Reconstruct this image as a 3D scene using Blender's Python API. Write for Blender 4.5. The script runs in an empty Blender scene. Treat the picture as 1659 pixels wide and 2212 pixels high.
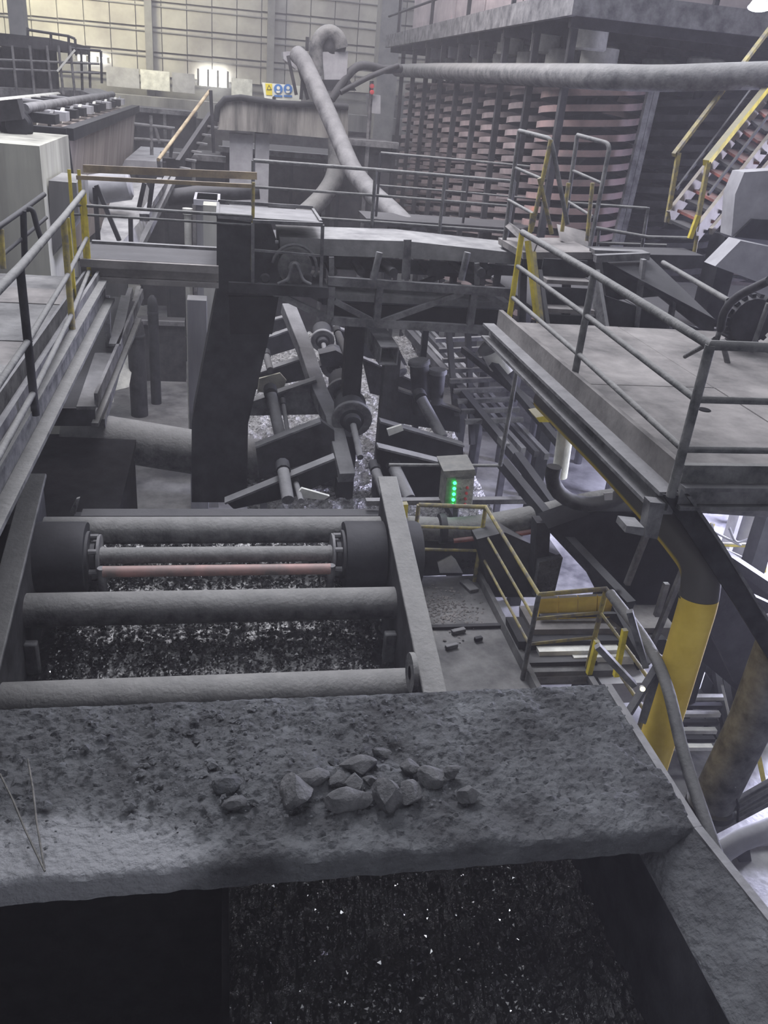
import bpy, bmesh, math, random
from mathutils import Vector as V, Matrix, noise
SC = bpy.context.scene
# ---------------------------------------------------------------- camera
YAW, PITCH, ROLL, F = math.radians(12.0186), math.radians(26.505), math.radians(-5.409), 1815.77
CAM = V((0, 0, 12))
FW = V((math.sin(YAW)*math.cos(PITCH), math.cos(YAW)*math.cos(PITCH), -math.sin(PITCH)))
R0 = V((math.cos(YAW), -math.sin(YAW), 0)); D0 = FW.cross(R0)
RT = R0*math.cos(ROLL) + D0*math.sin(ROLL); DN = -R0*math.sin(ROLL) + D0*math.cos(ROLL)
cd = bpy.data.cameras.new('camera'); co = bpy.data.objects.new('camera', cd); SC.collection.objects.link(co)
m = Matrix((RT, -DN, -FW)).transposed().to_4x4(); m.translation = CAM; co.matrix_world = m
cd.sensor_fit = 'HORIZONTAL'; cd.sensor_width = 36; cd.lens = F/1659*36; cd.clip_end = 300; cd.clip_start = .05
SC.camera = co
# ---------------------------------------------------------------- world, lights, exposure
w = bpy.data.worlds.new('world'); SC.world = w; w.use_nodes = True
w.node_tree.nodes['Background'].inputs[0].default_value = (.88, .90, .98, 1)
w.node_tree.nodes['Background'].inputs[1].default_value = 1.0
SC.view_settings.view_transform = 'Standard'; SC.view_settings.look = 'None'
SC.view_settings.exposure = 1.1; SC.view_settings.gamma = 1
def area(name, loc, tgt, sx, sy, power, col):
    l = bpy.data.lights.new(name, 'AREA'); l.shape = 'RECTANGLE'; l.size = sx; l.size_y = sy; l.energy = power; l.color = col
    o = bpy.data.objects.new(name, l); SC.collection.objects.link(o); o.location = loc
    o.rotation_euler = (V(tgt)-V(loc)).to_track_quat('-Z', 'Y').to_euler(); return o
area('bay_light_left', (-7, 40, 17), (-5.5, 45, 12), 4, 2, 520, (1, .92, .62))
area('front_key_light', (0.5, 15, 20), (0.8, 6, 7), 5, 5, 1100, (.94, .93, 1))  # added key light, gives relief to the near surfaces
area('pit_glint_light', (1.3, -2.7, 10.8), (1.3, 4.2, 6.9), 1.4, .5, 60, (.9, .93, 1))  # unseen light added behind the camera for glints on the pit coal
area('bay_light_rack', (1, 20, 19), (6, 22, 10), 3, 8, 500, (1, .9, .88))
area('loading_bay_daylight', (14.2, 15, 8.0), (9, 13.4, 4), 6, 4, 7000, (.72, .72, 1))
area('under_platform_fill', (7.2, 8.3, 9.1), (6.6, 8.0, 4), 1.2, 1.2, 170, (.92, .94, 1))  # added fill that brightens the floor beneath the platform
area('lower_floor_light', (-4, 22, 8.9), (-2, 18, 4), 2, 2, 260, (.9, .93, 1))

# ---------------------------------------------------------------- pixel rays meeting a known plane of the building
def ray(x, y): return RT*(x-829.5) + DN*(y-1106) + FW*F
def PZ(x, y, z): d = ray(x, y); return CAM + d*((z-12)/d.z)
def PY(x, y, Y): d = ray(x, y); return CAM + d*(Y/d.y)
def PX(x, y, X): d = ray(x, y); return CAM + d*(X/d.x)
# ---------------------------------------------------------------- materials
MATS = {}
def mat(name, c1, c2=None, rough=.75, metal=0, scale=6, bump=.15, dust=0, dustcol=(.13,.13,.135), detail=6, c3=None, streak=False, spec=.22, dlo=.1, dhi=.6, bscale=None, bdist=.02):
    if name in MATS: return MATS[name]
    m = bpy.data.materials.new(name); m.use_nodes = True; nt = m.node_tree; N = nt.nodes; L = nt.links
    b = N['Principled BSDF']; b.inputs['Roughness'].default_value = rough; b.inputs['Metallic'].default_value = metal
    b.inputs['Specular IOR Level'].default_value = spec
    tc = N.new('ShaderNodeTexCoord'); mp = N.new('ShaderNodeMapping'); L.new(tc.outputs['Object'], mp.inputs[0])
    mp.inputs['Scale'].default_value = (scale, scale, scale*(.12 if streak else 1))
    n = N.new('ShaderNodeTexNoise'); n.inputs['Scale'].default_value = 1; n.inputs['Detail'].default_value = detail; n.inputs['Roughness'].default_value = .65
    L.new(mp.outputs[0], n.inputs['Vector'])
    r = N.new('ShaderNodeValToRGB'); L.new(n.outputs['Fac'], r.inputs[0])
    c2 = c2 or tuple(v*1.6 for v in c1)
    r.color_ramp.elements[0].position = .36; r.color_ramp.elements[0].color = (*c1, 1)
    r.color_ramp.elements[1].position = .66; r.color_ramp.elements[1].color = (*c2, 1)
    if c3:
        e = r.color_ramp.elements.new(.74); e.color = (*c3, 1)
    col = r.outputs[0]
    if dust:
        g = N.new('ShaderNodeNewGeometry'); s = N.new('ShaderNodeSeparateXYZ'); L.new(g.outputs['Normal'], s.inputs[0])
        mr = N.new('ShaderNodeMapRange'); mr.inputs[1].default_value = dlo; mr.inputs[2].default_value = dhi; L.new(s.outputs[2], mr.inputs[0])
        mu = N.new('ShaderNodeMath'); mu.operation = 'MULTIPLY'; mu.inputs[1].default_value = dust; L.new(mr.outputs[0], mu.inputs[0])
        mx = N.new('ShaderNodeMixRGB'); L.new(mu.outputs[0], mx.inputs[0]); L.new(col, mx.inputs[1]); mx.inputs[2].default_value = (*dustcol, 1)
        col = mx.outputs[0]
    L.new(col, b.inputs['Base Color'])
    if bump:
        n2 = N.new('ShaderNodeTexNoise'); n2.inputs['Scale'].default_value = bscale or scale*5; n2.inputs['Detail'].default_value = 5
        L.new(tc.outputs['Object'], n2.inputs['Vector'])
        bp = N.new('ShaderNodeBump'); bp.inputs['Strength'].default_value = bump; bp.inputs['Distance'].default_value = bdist
        L.new(n2.outputs['Fac'], bp.inputs['Height']); L.new(bp.outputs[0], b.inputs['Normal'])
    MATS[name] = m; return m
def wiped_patch(m, centre, size, col):       # a swept, paler patch on the dusty crust
    nt = m.node_tree; N = nt.nodes; L = nt.links; b = N['Principled BSDF']; src = b.inputs['Base Color'].links[0].from_socket
    tc = N.new('ShaderNodeTexCoord'); mp = N.new('ShaderNodeMapping'); mp.vector_type = 'TEXTURE'
    mp.inputs['Location'].default_value = centre; mp.inputs['Scale'].default_value = size
    g = N.new('ShaderNodeTexGradient'); g.gradient_type = 'SPHERICAL'; n = N.new('ShaderNodeTexNoise'); n.inputs['Scale'].default_value = 3.5; n.inputs['Detail'].default_value = 6
    L.new(tc.outputs['Object'], mp.inputs[0]); L.new(mp.outputs[0], g.inputs[0]); L.new(tc.outputs['Object'], n.inputs['Vector'])
    a = N.new('ShaderNodeMath'); a.operation = 'MULTIPLY_ADD'; L.new(g.outputs['Fac'], a.inputs[0]); a.inputs[1].default_value = 2.2; a.inputs[2].default_value = -.55
    s = N.new('ShaderNodeMath'); s.operation = 'ADD'; s.use_clamp = True; L.new(a.outputs[0], s.inputs[0]); L.new(n.outputs['Fac'], s.inputs[1])
    k = N.new('ShaderNodeMapRange'); k.inputs[1].default_value = .45; L.new(s.outputs[0], k.inputs[0])
    x = N.new('ShaderNodeMixRGB'); L.new(k.outputs[0], x.inputs[0]); L.new(src, x.inputs[1]); x.inputs[2].default_value = (*col, 1); L.new(x.outputs[0], b.inputs['Base Color'])
def emit(name, col, s):
    m = bpy.data.materials.new(name); m.use_nodes = True; b = m.node_tree.nodes['Principled BSDF']
    b.inputs['Base Color'].default_value = (*col, 1); b.inputs['Emission Color'].default_value = (*col, 1); b.inputs['Emission Strength'].default_value = s
    return m
steel = mat('dusty_steel', (.045,.045,.05), (.17,.17,.175), .75, 0, 3.5, .35, .55, (.19,.19,.195))
pipe_m = mat('dusty_pipe', (.05,.052,.055), (.15,.15,.15), .8, 0, 5, .5, .6, (.2,.2,.195))
dark = mat('black_steel', (.008,.009,.011), (.028,.029,.033), .7, 0, 3, .2, .55, (.055,.055,.06), spec=.15)
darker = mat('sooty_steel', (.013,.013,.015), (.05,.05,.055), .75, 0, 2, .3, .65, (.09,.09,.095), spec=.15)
deck_m = mat('dusty_deck_plate', (.08,.077,.077), (.215,.205,.2), .85, 0, 1.4, .5, detail=10)
deck2_m = mat('worn_walkway_plate', (.06,.06,.063), (.16,.16,.16), .8, 0, 1.8, .4, c3=(.3,.29,.27))
cover_m = mat('coal_dust_crust', (.032,.033,.036), (.082,.086,.092), .9, 0, 2.6, 1, c3=(.12,.125,.135), bscale=19, bdist=.04)
wiped_patch(cover_m, (-2.0, -.5, 4), (1.3, .55, 1.5), (.17, .175, .185))
coal_m = mat('wet_coal', (.005,.005,.006), (.018,.018,.02), .28, 0, 9, .5, spec=.9, bscale=30)
chip_m = mat('glossy_coal_chip', (.008,.008,.009), (.03,.03,.032), .16, 0, 16, 0, c3=(.40,.40,.42), spec=1)  # palest ramp stop paints glints among bright mineral flecks
slurry_m = mat('wet_black_slurry', (.004,.004,.0045), (.014,.014,.014), .12, 0, 3, 1, spec=.6, bscale=16, bdist=.06)
glint_m = mat('wet_coal_painted_glint', (.005,.005,.005), (.02,.02,.02), .12, 0, 16, 0, c3=(.3,.3,.3), spec=1)  # real gloss, plus a pale ramp stop that paints extra glints
rock_m = mat('dusty_grey_rock', (.045,.046,.049), (.095,.096,.1), .88, 0, 9, .7)
yel = mat('yellow_paint_dirty', (.30,.25,.04), (.62,.50,.05), .6, 0, 4, .1, .85, (.15,.15,.14))
yelp = mat('yellow_pipe_paint', (.52,.36,.04), (.72,.54,.10), .5, 0, 1.6, .05, .95, (.06,.06,.065), dlo=.1, dhi=.5)
yeld = mat('yellow_pipe_dusted', (.42,.30,.04), (.58,.43,.07), .6, 0, 1.6, .1, .97, (.06,.06,.065), dlo=-.42, dhi=-.2)
yelr = mat('yellow_rail_worn', (.10,.095,.09), (.34,.28,.07), .65, 0, 7, .1, .35, c3=(.5,.4,.06))
red = mat('red_oxide_steel', (.10,.045,.04), (.30,.09,.07), .7, 0, 5, .2, .6, (.17,.15,.15))
rubbed = mat('rubbed_red_shaft', (.13,.115,.11), (.36,.19,.17), .55, 0, 3, .1, .5, (.26,.2,.19))
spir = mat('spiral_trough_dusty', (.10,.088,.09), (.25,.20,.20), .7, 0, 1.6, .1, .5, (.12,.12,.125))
spir_o = mat('spiral_trough_orange', (.13,.105,.105), (.30,.20,.19), c3=(.48,.2,.13), rough=.6, scale=1.2, bump=.1, dust=.4, dustcol=(.14,.12,.12))
conc = mat('stained_concrete', (.10,.10,.092), (.42,.42,.37), .85, 0, .7, .3, streak=True)
conc_d = mat('sooty_concrete', (.07,.07,.075), (.20,.20,.20), .85, 0, .8, .3, streak=True)
panel_m = mat('sooty_wall_panel', (.20,.19,.185), (.38,.37,.34), .8, 0, .3, .1)
girt_m = mat('wall_girt', (.12,.12,.125), (.2,.2,.2), .8, 0, 1, 0)
floor_m = mat('wet_plant_floor', (.05,.05,.055), (.22,.22,.22), .3, 0, .9, .4, c3=(.5,.5,.47), bscale=5)
pale = mat('pale_dusty_sheet', (.42,.42,.40), (.62,.62,.58), .6, 0, 4, .3)
tank_m = mat('stained_launder_side', (.035,.035,.036), (.36,.345,.32), .85, 0, 1.5, .3, streak=True)
tan = mat('rust_streaked_tank_side', (.20,.175,.165), (.34,.30,.28), .75, 0, 2.5, .1, streak=True)
grey = mat('pale_grey_tank', (.22,.22,.235), (.33,.33,.35), .7, 0, 2, .1)
belt_m = mat('dusty_rubber_belt', (.12,.12,.125), (.24,.24,.24), .85, 0, 2.5, .3)
rubber_shade = mat('black_rubber_shade', (.006,.006,.007), (.014,.014,.016), .85, 0, 5, .1, spec=.06)  # black rubber, also paints the shade inside the spiral troughs
foil = mat('wet_slurry_painted_glint', (.10,.10,.10), (.75,.75,.75), .2, .5, 14, 1, bscale=34, bdist=.1, spec=1)  # near-white ramp end paints glints on top of the wet gloss
wire_m = mat('rusty_wire', (.05,.05,.047), (.13,.125,.115), .7, 0, 20, .1)
white = mat('white_plastic', (.55,.55,.52), (.75,.75,.7), .6, 0, 3, .05)
blue = mat('sign_blue', (.05,.16,.42), (.07,.2,.5), .5, 0, 3, 0)
sign_w = mat('sign_face_white', (.6,.62,.55), (.75,.77,.7), .6, 0, 3, 0)
sign_y = mat('sign_yellow', (.6,.5,.03), (.75,.62,.04), .6, 0, 3, 0)
sign_k = mat('sign_black', (.02,.02,.02), None, .6, 0, 3, 0)
box_m = mat('control_box_paint', (.10,.105,.10), (.19,.19,.17), .6, 0, 9, .2, .5, (.1,.1,.1))
face_m = mat('control_box_face', (.17,.175,.16), (.36,.36,.32), .6, 0, 18, .1)
led = emit('green_led', (.02,1,.12), 4)
redb = mat('red_button', (.35,.05,.06), (.5,.07,.07), .5, 0, 9, 0)
day = emit('daylit_window_pane', (1, .99, .93), 5)
glow = emit('lamp_glow', (1, .9, .5), 12)
# ---------------------------------------------------------------- mesh builder
def basis(d, up=V((0,0,1))):
    d = d.normalized()
    s = d.cross(up)
    if s.length < 1e-4: s = d.cross(V((0,1,0)))
    s.normalize(); return s, s.cross(d).normalized()
class MB:
    def __init__(s): s.v = []; s.f = []
    def add(s, vs, fs):
        o = len(s.v); s.v += [V(p) for p in vs]; s.f += [tuple(i+o for i in f) for f in fs]; return s
    def box(s, x0, x1, y0, y1, z0, z1):
        return s.add([(x,y,z) for z in (z0,z1) for x,y in ((x0,y0),(x1,y0),(x1,y1),(x0,y1))], [(3,2,1,0),(4,5,6,7),(0,1,5,4),(1,2,6,5),(2,3,7,6),(3,0,4,7)])
    def bar(s, a, b, w, h, up=V((0,0,1))):
        a = V(a); b = V(b); x, y = basis(b-a, up); vs = []
        for p in (a, b): vs += [p+x*i*w/2+y*j*h/2 for i,j in ((-1,-1),(1,-1),(1,1),(-1,1))]
        return s.add(vs, [(0,1,2,3),(7,6,5,4),(1,0,4,5),(2,1,5,6),(3,2,6,7),(0,3,7,4)])
    def tube(s, pts, r, n=10, caps=True):
        pts = [V(p) for p in pts]; k = len(pts); rs = r if isinstance(r, (list, tuple)) else [r]*k
        x, y = basis(pts[1]-pts[0]); vs = []; pd = None
        for i, p in enumerate(pts):
            if i == 0: d = pts[1]-p
            elif i == k-1: d = p-pts[-2]
            else: d = (pts[i+1]-p).normalized() + (p-pts[i-1]).normalized()
            d.normalize()
            if pd is not None:
                q = pd.rotation_difference(d); x = q @ x; y = q @ y
            pd = d
            st = 1.0
            if 0 < i < k-1:
                c = d.dot((p-pts[i-1]).normalized()); st = min(1.3, 1/max(c, .5)) if False else 1.0
            vs += [p + (x*math.cos(t)+y*math.sin(t))*rs[i] for t in [2*math.pi*j/n for j in range(n)]]
        fs = [(i*n+j, i*n+(j+1)%n, (i+1)*n+(j+1)%n, (i+1)*n+j) for i in range(k-1) for j in range(n)]
        if caps: fs += [tuple(range(n-1,-1,-1)), tuple(range((k-1)*n, k*n))]
        return s.add(vs, fs)
    def prism(s, pts, vec):
        pts = [V(p) for p in pts]; vec = V(vec); n = len(pts)
        return s.add(pts+[p+vec for p in pts], [tuple(range(n-1,-1,-1)), tuple(range(n,2*n))]+[(i,(i+1)%n,n+(i+1)%n,n+i) for i in range(n)])
    def lathe(s, o, ax, prof, n=24):
        o = V(o); ax = V(ax).normalized(); x, y = basis(ax); k = len(prof); vs = []
        for r, h in prof: vs += [o+ax*h+(x*math.cos(2*math.pi*j/n)+y*math.sin(2*math.pi*j/n))*max(r,1e-4) for j in range(n)]
        fs = [(i*n+j, i*n+(j+1)%n, (i+1)*n+(j+1)%n, (i+1)*n+j) for i in range(k-1) for j in range(n)]
        fs += [tuple(range(n-1,-1,-1)), tuple(range((k-1)*n, k*n))]
        return s.add(vs, fs)
    def build(s, name, mt, parent=None, smooth=True, bevel=0):
        if parent is not None: o0 = wloc(parent)
        else:
            xs = [v.x for v in s.v]; ys = [v.y for v in s.v]; zs = [v.z for v in s.v]
            o0 = V(((min(xs)+max(xs))/2, (min(ys)+max(ys))/2, min(zs)))
        me = bpy.data.meshes.new(name); me.from_pydata([v-o0 for v in s.v], [], s.f)
        b = bmesh.new(); b.from_mesh(me); bmesh.ops.recalc_face_normals(b, faces=b.faces); b.to_mesh(me); b.free()
        me.materials.append(mt)
        if smooth: me.shade_smooth(); me.set_sharp_from_angle(angle=math.radians(38))
        o = bpy.data.objects.new(name, me); SC.collection.objects.link(o)
        if parent is not None: o.parent = parent
        else: o.location = o0
        if bevel:
            bm = o.modifiers.new('bevel', 'BEVEL'); bm.width = bevel; bm.segments = 2; bm.limit_method = 'ANGLE'
        return o
def wloc(o):
    l = V(o.location)
    while o.parent: o = o.parent; l = l + V(o.location)
    return l
def thing(name, label, cat, loc, group=None):
    o = bpy.data.objects.new(name, None); SC.collection.objects.link(o); o.location = loc; o.empty_display_size = .2
    return tag(o, label, cat, group)
def tag(o, label, cat, group=None):
    o['label'] = label; o['category'] = cat
    if group: o['group'] = group
    return o
def struct(o): o['kind'] = 'structure'; return o
def stuff(o): o['kind'] = 'stuff'; return o
def fbm(x, y, z=0, o=5): return noise.fractal(V((x, y, z)), 1.0, 2.0, o)
def smooth_path(pts, n=6):
    pts = [V(p) for p in pts]; out = []
    P = [pts[0]*2-pts[1]] + pts + [pts[-1]*2-pts[-2]]
    for i in range(1, len(P)-2):
        for k in range(n):
            t = k/n; a,b,c,d = P[i-1],P[i],P[i+1],P[i+2]
            out.append(.5*((2*b)+(c-a)*t+(2*a-5*b+4*c-d)*t*t+(3*b-a-3*c+d)*t**3))
    return out+[pts[-1]]
def round_path(pts, rad, n=5):
    pts = [V(p) for p in pts]; out = [pts[0]]
    for a, b, c in zip(pts, pts[1:], pts[2:]):
        u = (a-b); v = (c-b); r = min(rad, u.length*.49, v.length*.49); p = b+u.normalized()*r; q = b+v.normalized()*r
        for k in range(n+1):
            t = k/n; out.append(p*(1-t)**2+b*2*t*(1-t)+q*t*t)
    return out+[pts[-1]]
# railing: a thing whose posts stand on base points; rails run between tops at the given heights
def railing(label, base, h=1.1, rails=(1, .66, .36), r=.026, pm=None, rm=None, skip=(), group=None, square=False, up=None):
    pm = pm or pipe_m; rm = rm or pipe_m; base = [V(b) for b in base]
    t = thing('railing', label, 'railing', base[0], group)
    for i, b in enumerate(base):
        if i in skip: continue
        q = MB()
        if square: q.bar(b, b+V((0,0,h)), r*2, r*2)
        else: q.tube([b, b+V((0,0,h))], r)
        q.build('post', pm if not isinstance(pm, list) else pm[i % len(pm)], t)
    for k, f in enumerate(rails):
        MB().tube([b+V((0,0,h*f)) for b in base], r*(1 if k == 0 else .75)).build('top_rail' if k == 0 else 'mid_rail', rm, t)
    return t
def pieces(name, label, cat, segs, loc=None, group=None):
    """thing built from bars/tubes: (part, material, kind, [points], size)"""
    t = thing(name, label, cat, loc if loc is not None else segs[0][3][0], group)
    for part, mt, kind, pts, sz in segs:
        q = MB()
        if kind == 't': q.tube(pts, sz)
        elif kind == 'b':
            for a, b in zip(pts, pts[1:]): q.bar(a, b, *sz)
        elif kind == 'p': q.prism(pts, sz)
        q.build(part, mt, t)
    return t
random.seed(7)
# ================================================================ SETTING
def solid(name, mt, *a): return struct(MB().box(*a).build(name, mt, smooth=False))
floor = solid('floor', floor_m, -18, 24, -3, 46, 3.7, 4.0)
# far wall: backing, girts and separate sheet panels
wf = solid('wall_far', girt_m, -18, 24, 45.1, 45.4, 4, 23)
for i in range(26):
    for j in range(6):
        x = -14+1.12*i; z = 11.55+1.0*j + (x+14)*.012
        if -9.6 < x < -6.6 and j == 0: continue
        o = MB().box(x+.02, x+1.1, 45.0-.01*random.random(), 45.1, z+.05, z+.97).build('panel', panel_m, wf, False)
for j in range(7): MB().box(-18, 24, 44.93, 45.0, 11.5+j, 11.545+j).build('girt', girt_m, wf, False)
for x in (-8.75, -3.35, 2.1, 7.5, 12.9): MB().box(x-.16, x+.16, 44.6, 45.0, 4, 23).build('column', girt_m, wf, False)
# sheets leaning along the parapet below the panels
for i, (a, b, c) in enumerate(((230, 300, grey), (304, 366, pale), (372, 420, grey), (500, 545, pale))):
    p = PY(a, 165 + (a-230)*.06, 44); q = PY(b, 140+(b-230)*.1, 44)
    MB().box(p.x, q.x, 43.95, 44.1, 11.15, 11.95).build('sheet', c, wf, False)
struct(MB().box(-18, 8.5, 42.4, 43.6, 10.2, 10.9).build('trim_1', conc_d, smooth=False))
struct(MB().box(-18, 8.5, 42.6, 43.4, 4, 10.2).build('wall_back', darker, smooth=False))
for n, (x0, y0, x1, y1) in enumerate(((165, 118, 234, 137), (428, 148, 492, 190)), 1):
    a = PY(x0, y0, 44.7); b = PY(x1, y1, 44.7)
    f = struct(MB().box(a.x, b.x, 44.72, 44.85, b.z, a.z).build('window_%d' % n, day, smooth=False))
    for k in range(4):
        x = a.x+(b.x-a.x)*k/3; MB().box(x-.05, x+.05, 44.62, 44.72, b.z, a.z).build('window_frame', girt_m, f, False)
wn = solid('wall_near', conc_d, -18, 24, -3.3, -3, 4, 23)
solid('ceiling', girt_m, -18, 24, -3, 2.5, 23, 23.3)
wl = solid('wall_left', conc_d, -18.3, -18, -3, 46, 4, 23)
# right wall with an open loading bay
wr = MB()
wr.box(15, 15.3, -3, 10.5, 4, 23); wr.box(15, 15.3, 19, 46, 4, 23); wr.box(15, 15.3, 10.5, 19, 8.6, 23)
struct(wr.build('wall_right', conc_d, smooth=False))
# big concrete column behind the long pipe
struct(MB().box(PY(822, 60, 40).x, PY(866, 60, 40).x, 40, 41.2, 4, 23).build('trim_2', girt_m, smooth=False))
struct(MB().box(PY(20, 60, 34).x, PY(54, 60, 34).x, 34, 34.6, 4, 23).build('trim_3', girt_m, smooth=False))

# ================================================================ FOREGROUND FEED BOX
fb = thing('transfer_box', 'large steel transfer box crusted with coal dust, open pit in front', 'chute', (1, 4, 4))
def crust(name, x0, x1, y0, y1, z, th, nx, ny, amp, mt, parent, zf=None):
    q = MB(); vs = []; fs = []
    for j in range(ny+1):
        for i in range(nx+1):
            x = x0+(x1-x0)*i/nx; y = y0+(y1-y0)*j/ny
            e = min(1, j/3, (ny-j)/3+.3)
            h = amp*(.5*fbm(x*2.3, y*2.3, 3)+.5*abs(fbm(x*9, y*9, 1, 3))+.25*fbm(x*30, y*30, 9, 3))
            mound = .05*math.exp(-((x-.55)/.5)**2-((y-4.05)/.28)**2)+.035*math.exp(-((x+.1)/.55)**2-((y-4.25)/.35)**2)
            clean = 1-.8*math.exp(-((x+.9)/.55)**2-((y-3.55)/.35)**2)
            zz = z+(h*clean+mound)*e - (.03*(1-min(1, j/2))**2)
            if zf: zz += zf(x, y)
            vs.append((x, y+.012*fbm(x*7, z, 2)*(1 if j == 0 else 0), zz))
    n = nx+1
    for j in range(ny):
        for i in range(nx): fs.append((j*n+i, j*n+i+1, (j+1)*n+i+1, (j+1)*n+i))
    # skirt
    ring = [i for i in range(n)]+[j*n+nx for j in range(1, ny+1)]+[ny*n+i for i in range(nx-1, -1, -1)]+[j*n for j in range(ny-1, 0, -1)]
    b = len(vs)
    for k in ring: vs.append((vs[k][0], vs[k][1], z-th))
    for k in range(len(ring)):
        k2 = (k+1) % len(ring); fs.append((ring[k], b+k, b+k2, ring[k2]))
    fs.append(tuple(b+k for k in range(len(ring)-1, -1, -1)))
    q.add(vs, fs); return q.build(name, mt, parent)
crust('cover_plate', -3.2, 2.93, 3.42, 4.86, 8.0, .18, 360, 90, .065, cover_m, fb)
# right hand hopper side: dusty ledge, then a dark steel wall down to the coal
q = MB(); vs = []; fs = []; NY, NX = 70, 16
for j in range(NY+1):
    y = 1.2+(3.5-1.2)*j/NY
    for i in range(NX+1):
        t = i/NX; xo = 2.93+max(0, (3.43-y))*.14; x = 2.66+(xo-2.66)*t
        vs.append((x, y, 7.70+.30*t**.8+.03*fbm(x*6, y*6, 5)+.012*fbm(x*26, y*26, 5)))
for j in range(NY):
    for i in range(NX): a = j*(NX+1)+i; fs.append((a, a+1, a+NX+2, a+NX+1))
q.add(vs, fs).build('dusty_ledge', cover_m, fb)
MB().box(2.66, 2.72, 1.0, 4.86, 4, 7.70).build('side_wall', dark, fb)
MB().bar((2.95, 4.86, 7.95), (2.95, 3.43, 7.95), .06, .12).bar((2.95, 3.43, 7.95), (3.26, 1.2, 7.95), .06, .12).build('side_rim', steel, fb)
MB().box(-3.2, 2.7, 5.0, 5.06, 4, 7.8).build('back_wall', rubber_shade, fb)
MB().box(-3.2, -3.1, 1.0, 5, 4, 7.8).build('side_wall', rubber_shade, fb)
MB().box(-3.1, -.02, 1.0, 5, 4.0, 4.3).build('pit_floor', rubber_shade, fb)
MB().box(-.02, .03, 2.0, 5, 4, 6.62).build('divider_plate', rubber_shade, fb)
# wet coal in the pit
q = MB(); vs = []; fs = []; NX, NY = 190, 170
for j in range(NY+1):
    for i in range(NX+1):
        x = .03+2.63*i/NX; y = 2.0+3.0*j/NY
        s = abs(fbm(x*4, y*2.2, 11, 4))
        r = math.exp(-((x-2.45)/.22)**2)*.12
        vs.append((x, y, 6.72+.13*s+.05*fbm(x*18, y*9, 3, 3)+.02*fbm(x*55, y*30, 7, 2)+r+.25*max(0, y-4.5)))
for j in range(NY):
    for i in range(NX): a = j*(NX+1)+i; fs.append((a, a+1, a+NX+2, a+NX+1))
q.add(vs, fs); o = q.build('wet_coal', slurry_m); stuff(tag(o, 'glistening wet black coal lying in the pit under the crusted cover', 'coal'))
def chips(n, fn, smin, smax, q=None):
    q = q or MB()
    for k in range(n):
        p, up = fn(); s = random.uniform(smin, smax)*random.choice((.6, .8, 1, 1, 1.3)); a = random.uniform(0, 6.3)
        u = V((math.cos(a), math.sin(a), random.uniform(-.35, .35))); v = up.cross(u).normalized(); u = v.cross(up).normalized()
        u = (u+up*random.uniform(-.3, .3)).normalized(); l = random.uniform(.6, 1.1)
        h = up*s*random.uniform(.25, .5)
        q.add([p+u*s, p+v*s*l, p-u*s*random.uniform(.6,1), p-v*s*l*random.uniform(.6,1), p+h+u*s*.2, p-h*.4], [(0,1,4),(1,2,4),(2,3,4),(3,0,4),(1,0,5),(2,1,5),(3,2,5),(0,3,5)])
    return q
PITC = [(random.uniform(.2, 2.4), random.uniform(3.0, 4.6)) for _ in range(26)]
def pit_chip():
    cx, cy = random.choice(PITC); x = min(2.6, max(.06, random.gauss(cx, .13))); y = random.gauss(cy, .16)
    return V((x, y, 6.8+.13*abs(fbm(x*4, y*2.2, 11, 4)))), V((random.uniform(-.5, .5), random.uniform(-1.3, .2), 1)).normalized()
o = chips(2600, pit_chip, .006, .024).build('coal_chips', glint_m, None, False)
stuff(tag(o, 'loose shiny coal chips strewn over the wet coal in the pit', 'coal chips'))
# rocks on the cover
def rock(px, py, wpx, hpx, label, mt=None, flat=1, group='rocks on the crusted cover'):
    p = PZ(px, py+hpx*.25, 8.04); s = 5.3/1815
    b = bmesh.new(); bmesh.ops.create_icosphere(b, subdivisions=3, radius=1)
    sd = random.Random(px*7+py); nrm = []
    for k in range(11):
        d = V((sd.uniform(-1,1), sd.uniform(-1,1), sd.uniform(-.6,1))).normalized(); nrm.append((d, sd.uniform(.55, .8)))
    W = wpx*s*.70; H = hpx*s*.62
    for v in b.verts:
        c = v.co.copy()
        for d, k in nrm:
            e = c.dot(d)
            if e > k: c -= d*(e-k)
        c *= 1+.03*fbm(c.x*2+px, c.y*2, c.z*2, 3)
        v.co = V((c.x*W, c.y*H*1.05, c.z*min(W, H)*.85*flat))
    me = bpy.data.meshes.new('rock'); b.to_mesh(me); b.free(); me.materials.append(mt or rock_m); me.shade_smooth(); me.set_sharp_from_angle(angle=math.radians(24))
    o = bpy.data.objects.new('rock', me); SC.collection.objects.link(o); o.location = p+V((0, 0, min(W, H)*.35)); o.rotation_euler = (0, 0, sd.uniform(-.25,.25))
    tag(o, label, 'rock', group); return o
for a in ((640,1699,62,76,'tall grey rock at the left end of the rock pile on the cover'),
 (675,1675,56,46,'rounded rock just behind the leftmost rock of the pile'),
 (728,1682,32,42,'narrow dark rock left of the small upright rock in the pile'),
 (766,1690,38,42,'small upright rock in the middle of the pile behind the widest slab'),
 (753,1724,84,48,'wide flat slab of rock at the front of the pile'),
 (776,1650,68,42,'wide low rock along the back of the pile'),
 (834,1711,60,68,'big square-faced rock at the front centre of the pile'),
 (884,1704,40,66,'tall narrow rock standing right of the square-faced rock'),
 (932,1674,62,48,'broad angular rock at the right side of the pile'),
 (976,1662,34,32,'small rock behind the broad angular rock on the right'),
 (882,1652,40,32,'small flat rock behind the tall narrow rock'),
 (1009,1711,42,44,'lone crumbling rock at the far right of the pile'),
 (824,1622,42,22,'flattest rock at the very back of the pile'),
 (800,1682,26,24,'smallest pebble wedged between the upright rock and the square rock'),
 (505,1732,40,34,'pale chip of rock lying alone left of the pile')): rock(*a)
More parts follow.
